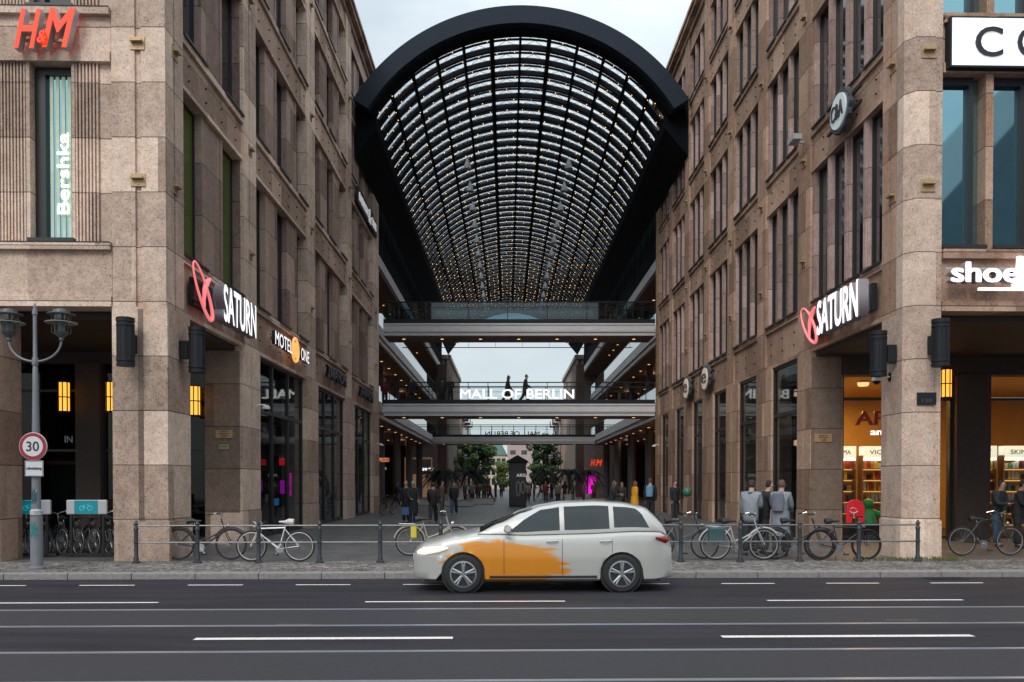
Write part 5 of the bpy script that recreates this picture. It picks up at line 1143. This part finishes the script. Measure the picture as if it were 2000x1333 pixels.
        for x in (-.66, .32, 1.16):
            pts = [(x+(.1 if x > 1 else 0)*max(0, .5-zz)*-1, sd*(lerp(Wd, x)*1.0+.0015), zz) for zz in (.32, .5, .65)]+[(x, sd*(lerp(Wd, x)*.985+.0015), .80), (x, sd*(lerp(Wd, x)*.967+.0015), .90)]
            b.tube(pts, .004, 4)
        b.tube([(xx_, sd*(lerp(Wd, xx_)*.993+.002), .27) for xx_ in (-.9, -.3, .3, .9)], .02, 6); b.build('door_gap', M_tyre, e)
    b = MB(); b.box(-2.215, -2.19, -.38, .38, .36, .50); b.build('grille', M_black, e); b = MB(); b.box(-2.225, -2.2, -.26, .26, .5, .6); b.build('number_plate', M_wht, e)
    return e
def carpaint():
    if 'car_livery' in MATS: return MATS['car_livery']
    mat('car_silver', (.44, .435, .415), .28, metal=.35, coat=.6)
    m = bpy.data.materials.new('car_livery'); m.use_nodes = True; n = m.node_tree; p = n.nodes['Principled BSDF']; N = n.nodes.new; K = n.links.new
    t = N('ShaderNodeTexCoord'); mp = N('ShaderNodeMapping'); mp.inputs['Location'].default_value = (.62, 0, -1.12); mp.inputs['Scale'].default_value = (1.0, .0, 2.5); mp.vector_type = 'POINT'
    no = N('ShaderNodeTexNoise'); no.inputs['Scale'].default_value = 1.5; no.inputs['Detail'].default_value = 5; no.inputs['Distortion'].default_value = .6
    m3 = N('ShaderNodeMapping'); m3.inputs['Scale'].default_value = (.8, 1, 3.4); m3.inputs['Rotation'].default_value = (0, .15, 0); K(t.outputs['Object'], m3.inputs['Vector']); K(m3.outputs[0], no.inputs['Vector']); K(t.outputs['Object'], mp.inputs['Vector'])
    ln = N('ShaderNodeVectorMath'); ln.operation = 'LENGTH'; K(mp.outputs[0], ln.inputs[0])
    ad = N('ShaderNodeMath'); ad.operation = 'MULTIPLY_ADD'; ad.inputs[1].default_value = 1.3; K(no.outputs['Fac'], ad.inputs[0]); K(ln.outputs['Value'], ad.inputs[2])
    lt = N('ShaderNodeMapRange'); lt.inputs[1].default_value = 1.72; lt.inputs[2].default_value = 1.60; lt.inputs[3].default_value = 0; lt.inputs[4].default_value = 1; K(ad.outputs[0], lt.inputs[0])
    x = N('ShaderNodeMix'); x.data_type = 'RGBA'; x.inputs['A'].default_value = (.44, .435, .415, 1); x.inputs['B'].default_value = (.62, .23, .012, 1); K(lt.outputs[0], x.inputs['Factor']); K(x.outputs['Result'], p.inputs['Base Color'])
    p.inputs['Roughness'].default_value = .28; p.inputs['Metallic'].default_value = .2; p.inputs['Coat Weight'].default_value = .6
    MATS['car_livery'] = m; return m
q = st(.5, 15.0); car((q.x, q.y, -.12), SA)
# ================================================================ PEOPLE (each grown over a jointed skeleton with the Skin modifier)
def skin(chains, sub=1):
    "chains: list of islands; island = (verts [(co, rx, ry)], edges)"
    V = []; Ed = []; Rr = []; roots = []
    for verts, edges in chains:
        o = len(V); roots.append(o); V += [v[0] for v in verts]; Rr += [(v[1], v[2]) for v in verts]; Ed += [(a+o, b+o) for a, b in edges]
    me = bpy.data.meshes.new('s'); me.from_pydata(V, Ed, []); o = bpy.data.objects.new('s', me); COL.objects.link(o)
    o.modifiers.new('Skin', 'SKIN').use_smooth_shade = True
    sv = me.skin_vertices[0].data
    for i, r in enumerate(Rr): sv[i].radius = r; sv[i].use_root = i in roots
    m = o.modifiers.new('Sub', 'SUBSURF'); m.levels = sub; m.render_levels = sub
    bpy.context.view_layer.update()
    res = bpy.data.meshes.new_from_object(o.evaluated_get(bpy.context.evaluated_depsgraph_get()))
    bpy.data.objects.remove(o); return res
def V3(*a): return Vector(a)
def figure_meshes(key, pose):
    if key in CACHE: return CACHE[key]
    P = dict(lean=0, legs=(.0, .0), kn=(0, 0), arm=((.05, .1), (.05, .1)), splay=.09, coat=False, bulk=1.0, look=0)
    P.update(pose); ln = P['lean']; bk = P['bulk']
    pel = V3(0, 0, .95); sp = pel+V3(0, -ln*.2, .2); ch = pel+V3(0, -ln*.5, .42); nk = pel+V3(0, -ln*.8, .555); hd = nk+V3(P['look']*.03, -.02-ln*.12, .075); hm = hd+V3(P['look']*.01, -.012, .08); tp = hm+V3(0, .01, .085)
    sh = [ch+V3(s*.165, 0, .06) for s in (-1, 1)]; hp = [pel+V3(s*.085, 0, -.04) for s in (-1, 1)]
    el = []; wr = []; hn = []
    for i, s in enumerate((-1, 1)):
        sw, bend = P['arm'][i]          # forward swing (radians), elbow bend
        d = V3(s*.16, -math.sin(sw), -math.cos(sw)).normalized(); e_ = sh[i]+d*.29; d2 = V3(-s*.25*min(1, bend), -math.sin(sw+bend), -math.cos(sw+bend)).normalized(); w_ = e_+d2*.25; el.append(e_); wr.append(w_); hn.append(d2)
    kn = []; an = []; to = []
    for i, s in enumerate((-1, 1)):
        a = P['legs'][i]; b_ = P['kn'][i]; d = V3(s*.03, -math.sin(a), -math.cos(a)); k_ = hp[i]+d*.43; d2 = V3(0, -math.sin(a-b_), -math.cos(a-b_)); n_ = k_+d2*.41; kn.append(k_); an.append(n_); c_ = -d2; to.append(n_+V3(s*.02, -.15, -.04))
    low = min(an[0].z, an[1].z)-.075
    allv = [pel, sp, ch, nk, hd, hm, tp]+sh+hp+el+wr+kn+an+to
    for v in allv: v.z -= low
    # body: one continuous figure with head, ears, nose and five-fingered hands
    v = [(pel, .12, .09), (sp, .115, .085), (ch, .13, .09), (nk, .060, .060), (hd+V3(0, -.005, .005), .070, .080), (hm+V3(0, .004, .0), .088, .104), (tp+V3(0, 0, .012), .062, .074)]
    e = [(0, 1), (1, 2), (2, 3), (3, 4), (4, 5), (5, 6)]
    for i in range(2):
        n = len(v); hand = wr[i]+hn[i]*.07
        v += [(sh[i], .05, .05), (el[i], .036, .036), (wr[i], .024, .024), (hand, .036, .02)]; e += [(2, n), (n, n+1), (n+1, n+2), (n+2, n+3)]
        n = len(v); v += [(hp[i], .085, .08), (kn[i], .052, .055), (an[i], .034, .036), (to[i], .035, .028)]; e += [(0, n), (n, n+1), (n+1, n+2), (n+2, n+3)]
    isl = [(v, e)]
    isl.append(([(hm+V3(0, -.078, -.0), .013, .013), (hm+V3(0, -.108, -.02), .013, .013)], [(0, 1)]))
    for s in (-1, 1): isl.append(([(hm+V3(s*.070, 0, -.01), .014, .022), (hm+V3(s*.092, .008, -.0), .008, .02)], [(0, 1)]))
    for i, s in enumerate((-1, 1)):
        h = wr[i]+hn[i]*.085; side = hn[i].orthogonal(); side = V3(0, 1, 0).cross(hn[i]); side = (V3(0, -1, 0)-hn[i]*hn[i].dot(V3(0, -1, 0))).normalized() if abs(hn[i].y) < .8 else V3(1, 0, 0); cu = hn[i].cross(side)*s
        for q, Lf in enumerate((.062, .072, .068, .052)):
            b0 = h+side*(.026-.017*q); isl.append(([(b0, .0095, .0095), (b0+hn[i]*Lf*.55-cu*.008, .0085, .0085), (b0+hn[i]*Lf-cu*.028, .007, .007)], [(0, 1), (1, 2)]))
        b0 = wr[i]+hn[i]*.04+side*.022; isl.append(([(b0, .012, .012), (b0+hn[i]*.025+side*.028, .0105, .0105), (b0+hn[i]*.058+side*.034, .008, .008)], [(0, 1), (1, 2)]))
    body = skin(isl)
    # jacket
    B = bk; v = [(pel+V3(0, 0, -.22), .20*B, .165*B), (pel+V3(0, 0, -.0), .175*B, .14*B), (ch, .19*B, .15*B), (nk+V3(0, .01, -.015), .09, .09)]; e = [(0, 1), (1, 2), (2, 3)]
    for i in range(2): n = len(v); v += [(sh[i]+V3((-.02, .02)[i], 0, -.005), .088*B, .092*B), (el[i], .068*B, .068*B), (wr[i]+hn[i]*.02, .05, .05)]; e += [(2, n), (n, n+1), (n+1, n+2)]
    jac = skin([(v, e)])
    if P['coat']:
        b = MB(); z0 = pel.z-.0; rings = []
        for t in range(7):
            z = z0+.1-.58*t/6; rings.append([b.P((math.cos(q*PI/10)*(.19*B+.03*t/6)*(1+.03*math.sin(q*3+t)), math.sin(q*PI/10)*(.155*B+.04*t/6), z)) for q in range(20)])
        for A_, B_ in zip(rings, rings[1:]):
            for q in range(20): b.F([A_[q], A_[(q+1) % 20], B_[(q+1) % 20], B_[q]])
        coat = b.mesh('coat_skirt', M_ink, True)
    else: coat = None
    v = [(pel+V3(0, 0, .0), .125, .10), (pel+V3(0, 0, .14), .12, .09)]; e = [(0, 1)]
    for i in range(2): n = len(v); v += [(hp[i]+V3(0, 0, -.06), .115, .118), (kn[i], .086, .09), (an[i]+V3(0, 0, .01), .072, .075)]; e += [(0, n), (n, n+1), (n+1, n+2)]
    tr = skin([(v, e)])
    sh_ = [skin([([(an[i]+V3(0, .02, -.0), .05, .05), (an[i]+V3(0, -.02, -.035), .05, .045), (to[i]+V3(0, -.02, 0), .045, .036)], [(0, 1), (1, 2)])]) for i in range(2)]
    hair = skin([([(hm+V3(0, .05, -.085), .070, .05), (hm+V3(0, .030, .0), .100, .095), (tp+V3(0, .008, .004), .085, .092), (tp+V3(0, -.055, -.012), .065, .035)], [(0, 1), (1, 2), (2, 3)])])
    lhair = skin([([(hm+V3(0, .085, -.24), .10, .055), (hm+V3(0, .06, -.08), .105, .07), (hm+V3(0, .030, .0), .104, .098), (tp+V3(0, .008, .004), .085, .092), (tp+V3(0, -.055, -.012), .065, .035)], [(0, 1), (1, 2), (2, 3), (3, 4)])])
    ey = MB()
    for s in (-1, 1): ey.ball(hm+V3(s*.030, -.090, .006), .012, 6)
    ey.box(hm.x-.022, hm.x+.022, hm.y-.092, hm.y-.06, hm.z-.052, hm.z-.044)
    bp = MB(); bp.lathe([(.03, -.24), (.13, -.22), (.15, 0), (.13, .18), (.04, .23)], (0, 0, 0), 14)
    hood = skin([([(nk+V3(-.06, .07, .0), .05, .045), (nk+V3(0, .11, -.02), .075, .05), (nk+V3(.06, .07, .0), .05, .045)], [(0, 1), (1, 2)])])
    ctr = (sp+ch)/2+V3(0, .22, .02); bpm = bp.mesh('backpack', M_ink, True); bpm.transform(Matrix.Translation(ctr) @ Matrix.Diagonal((1, .65, 1, 1)))
    CACHE[key] = (body, jac, coat, tr, sh_, hair, lhair, ey.mesh('eyes', M_ink), bpm, hood); return CACHE[key]
SK = (.42, .25, .18)
def person(loc, rz, key, pose, label, jacket=(.03, .03, .035), trousers=(.02, .02, .03), hair=(.03, .02, .015), long=False, pack=None, shoes=(.02, .02, .02), scale=1.0, hat=None, group=None):
    ms = figure_meshes(key, pose)
    def mk(m, name, c, parent, r=.8):
        o = bpy.data.objects.new(name, m); COL.objects.link(o)
        if parent: o.parent = parent
        if not m.materials: m.materials.append(None)
        o.material_slots[0].link = 'OBJECT'; o.material_slots[0].material = mat('cloth_%.3f_%.3f_%.3f' % tuple(c), c, r, noise=.25, nscale=14); return o
    b = mk(ms[0], 'person', SK, None, .55); b.location = loc; b.rotation_euler = (0, 0, rz); b.scale = (scale,)*3; tag(b, label, 'person', group)
    mk(ms[1], 'jacket', jacket, b)
    if ms[2]: mk(ms[2], 'coat_skirt', jacket, b)
    mk(ms[3], 'trousers', trousers, b); mk(ms[4][0], 'shoe', shoes, b); mk(ms[4][1], 'shoe', shoes, b); mk(ms[6] if long else ms[5], 'hair', hat or hair, b); mk(ms[7], 'eyes', (.02, .015, .01), b)
    if .17 < jacket[0] < .25: mk(ms[9], 'hood', jacket, b)
    if pack: mk(ms[8], 'backpack', pack, b)
    return b
walk = dict(legs=(.42, -.38), kn=(.05, .35), arm=((-.35, .25), (.35, .3)), lean=.06)
walk2 = dict(legs=(-.30, .36), kn=(.45, .08), arm=((.25, .9), (.2, 1.1)), lean=.08)
stand = dict(legs=(.03, -.03), kn=(.03, .03), arm=((.03, .15), (.0, .2)))
phone = dict(legs=(.05, -.04), kn=(.03, .05), arm=((.25, 1.35), (.3, 1.45)), lean=.12)
hold = dict(legs=(.03, -.03), kn=(.0, .06), arm=((.15, 1.5), (.1, .2)), lean=.05)
W90 = PI/2
def at2(px, d): return ((px-990)/1650*d, d, 0)
# near pair and friend on the right pavement
person(at2(1466, 19.9), PI-.5, 'hold_b', dict(hold, bulk=1.12, lean=.1), 'person in pale grey and dark jacket standing with back turned beside the right railing', (.20, .22, .25), (.02, .022, .03), (.03, .022, .018))
person(at2(1492, 20.3), W90, 'phone_b', dict(phone, bulk=1.1), 'person in black jacket with dark hair between the two grey jackets', (.015, .015, .018), (.02, .02, .025), (.02, .015, .012))
person(at2(1524, 19.8), PI-.6, 'coat', dict(stand, coat=True, bulk=1.08, lean=.1, arm=((.3, .9), (.2, .8))), 'person in long light grey coat carrying a grey backpack beside the right railing', (.18, .20, .23), (.03, .03, .035), (.10, .06, .04), False, (.13, .14, .18))
person(at2(1318, 38.0), .4, 'stand', stand, 'person in dark jacket standing by the right stone piers with a green ball', (.015, .02, .025), (.03, .03, .035), (.06, .04, .03), shoes=(.3, .3, .3))
b = MB(); b.ball((8.05, 37.7, 1.28), .22, 14); tag(b.build('balloon', mat('balloon_green', (.04, .16, .10), .4), None, True), 'dark green balloon held beside the right stone piers', 'balloon')
person(at2(1240, 41.5), -W90+.2+PI, 'coat_y', dict(stand, coat=True, bulk=1.15), 'person in a bright yellow coat on the right of the passage', (.72, .33, .01), (.03, .03, .03), (.16, .07, .035), True)
person(at2(1194, 36.0), W90, 'phone', phone, 'person in black holding a cup near the magenta poster', (.02, .018, .02), (.02, .02, .02), (.13, .07, .04), True)
person(at2(1270, 35.5), PI-.3, 'stand', stand, 'tall person in black with a blue and white backpack by the right stone corner', (.015, .015, .017), (.015, .015, .02), (.07, .04, .03), pack=(.12, .28, .42), scale=1.06)
# group on the left of the passage
person(at2(806, 34.0), .3, 'coat', dict(stand, coat=True, bulk=1.08, lean=.1, arm=((.3, .9), (.2, .8))), 'person in a dark coat with a teal beanie in the left group', (.018, .018, .022), (.02, .04, .08), hat=(.02, .25, .26))
person(at2(793, 35.5), -.5, 'stand', stand, 'person with red hair at the left edge of the left group', (.02, .02, .024), (.015, .015, .02), (.35, .12, .06))
person(at2(846, 35.0), PI, 'walk', walk, 'person in black walking away beside the brown jacket in the left group', (.012, .012, .016), (.015, .015, .02), (.03, .025, .02), shoes=(.3, .05, .06))
person(at2(863, 44.0), 1.2, 'stand', stand, 'person in a brown jacket in the left group', (.12, .075, .055), (.10, .09, .08), (.10, .06, .04))
person(at2(887, 43.5), 0, 'walk', walk, 'person in dark jacket and blue jeans walking towards the street, left of the passage', (.014, .014, .018), (.03, .06, .11), (.05, .03, .02))
b = MB(); b.box(-.14, .14, -.06, .06, 0, .3); b.tube([(-.06, 0, .3), (-.05, 0, .46), (.05, 0, .46), (.06, 0, .3)], .008, 5); o = b.build('carrier_bag', mat('bag_blue', (.06, .12, .28), .6)); o.location = (-4.05, 33.75, .42); tag(o, 'blue carrier bag held by the teal beanie wearer', 'bag')
# on the lower bridge
ZB = 6.46
def onb(px, z=0): return ((px-990)/1650*52.3, 52.3+z, ZB)
person(onb(991), -W90+PI, 'walk', walk, 'silhouetted person walking right on the lower footbridge, left of the two', (.015, .015, .018), (.015, .015, .02), (.02, .015, .015), True, scale=1.08)
person(onb(1025), W90, 'walk2', walk2, 'silhouetted person with raised arms walking on the lower footbridge, right of the two', (.015, .015, .018), (.015, .015, .02), (.02, .015, .015), scale=1.10)
person(onb(750, .4), 0, 'stand', stand, 'person in a dark red top at the left end of the lower footbridge', (.14, .015, .03), (.02, .02, .02), (.02, .015, .01))
person(onb(801, .6), .5, 'stand', stand, 'person in black at the left railing of the lower footbridge, next to the red top', (.02, .02, .025), (.02, .02, .02), (.02, .015, .01))
person(onb(862, .6), PI, 'stand', stand, 'person in grey black turned away on the lower footbridge, left of the lettering', (.035, .035, .04), (.02, .02, .02), (.02, .015, .01))
person(onb(879, .3), 0, 'phone', phone, 'person in black beside the first white letter on the lower footbridge', (.015, .015, .018), (.02, .02, .02), (.02, .015, .01))
# in the right arcade
person(at2(1948, 22.6), .5, 'phone', phone, 'person in dark jacket and jeans looking at hands in the right arcade', (.025, .028, .035), (.03, .07, .12), (.03, .02, .015))
person(at2(1988, 22.2), 1.0, 'hold_b', dict(hold, bulk=1.12, lean=.1), 'person in black at the right picture edge in the right arcade', (.02, .02, .024), (.02, .02, .025), (.03, .02, .015))
# strollers far down the passage
random.seed(5)
tones = [((.02, .02, .025), 'black'), ((.14, .13, .125), 'grey'), ((.10, .05, .04), 'brown'), ((.04, .07, .12), 'navy'), ((.16, .03, .03), 'red'), ((.08, .10, .07), 'olive'), ((.22, .20, .18), 'cream')]
spots = sorted([(922, 66), (934, 74), (945, 80), (957, 70), (968, 88), (979, 92), (1031, 70), (1043, 78), (1056, 90), (1066, 72), (1078, 84), (1090, 66), (1103, 75), (1118, 80), (1140, 62), (1160, 70), (908, 62), (1215, 48), (774, 60), (950, 96), (1035, 98), (1086, 100)])
cnt_ = {}
for i, (px, d) in enumerate(spots):
    c, nm = tones[(i*3) % 7]; k = ('walk', 'stand', 'phone')[i % 3]
    cnt_[nm] = cnt_.get(nm, 0)+1
    person(at2(px, d), random.choice((0, PI, 1.3, -1.2)), k, dict(walk=walk, stand=stand, phone=phone)[k], f'small distant figure in {nm}, {["first","second","third","fourth","fifth"][cnt_[nm]-1]} from the left among those in {nm}' , c, (.03, .03, .04), random.choice(((.03, .02, .02), (.2, .12, .06), (.08, .05, .03))), bool(i % 2), group='strollers far down the passage')
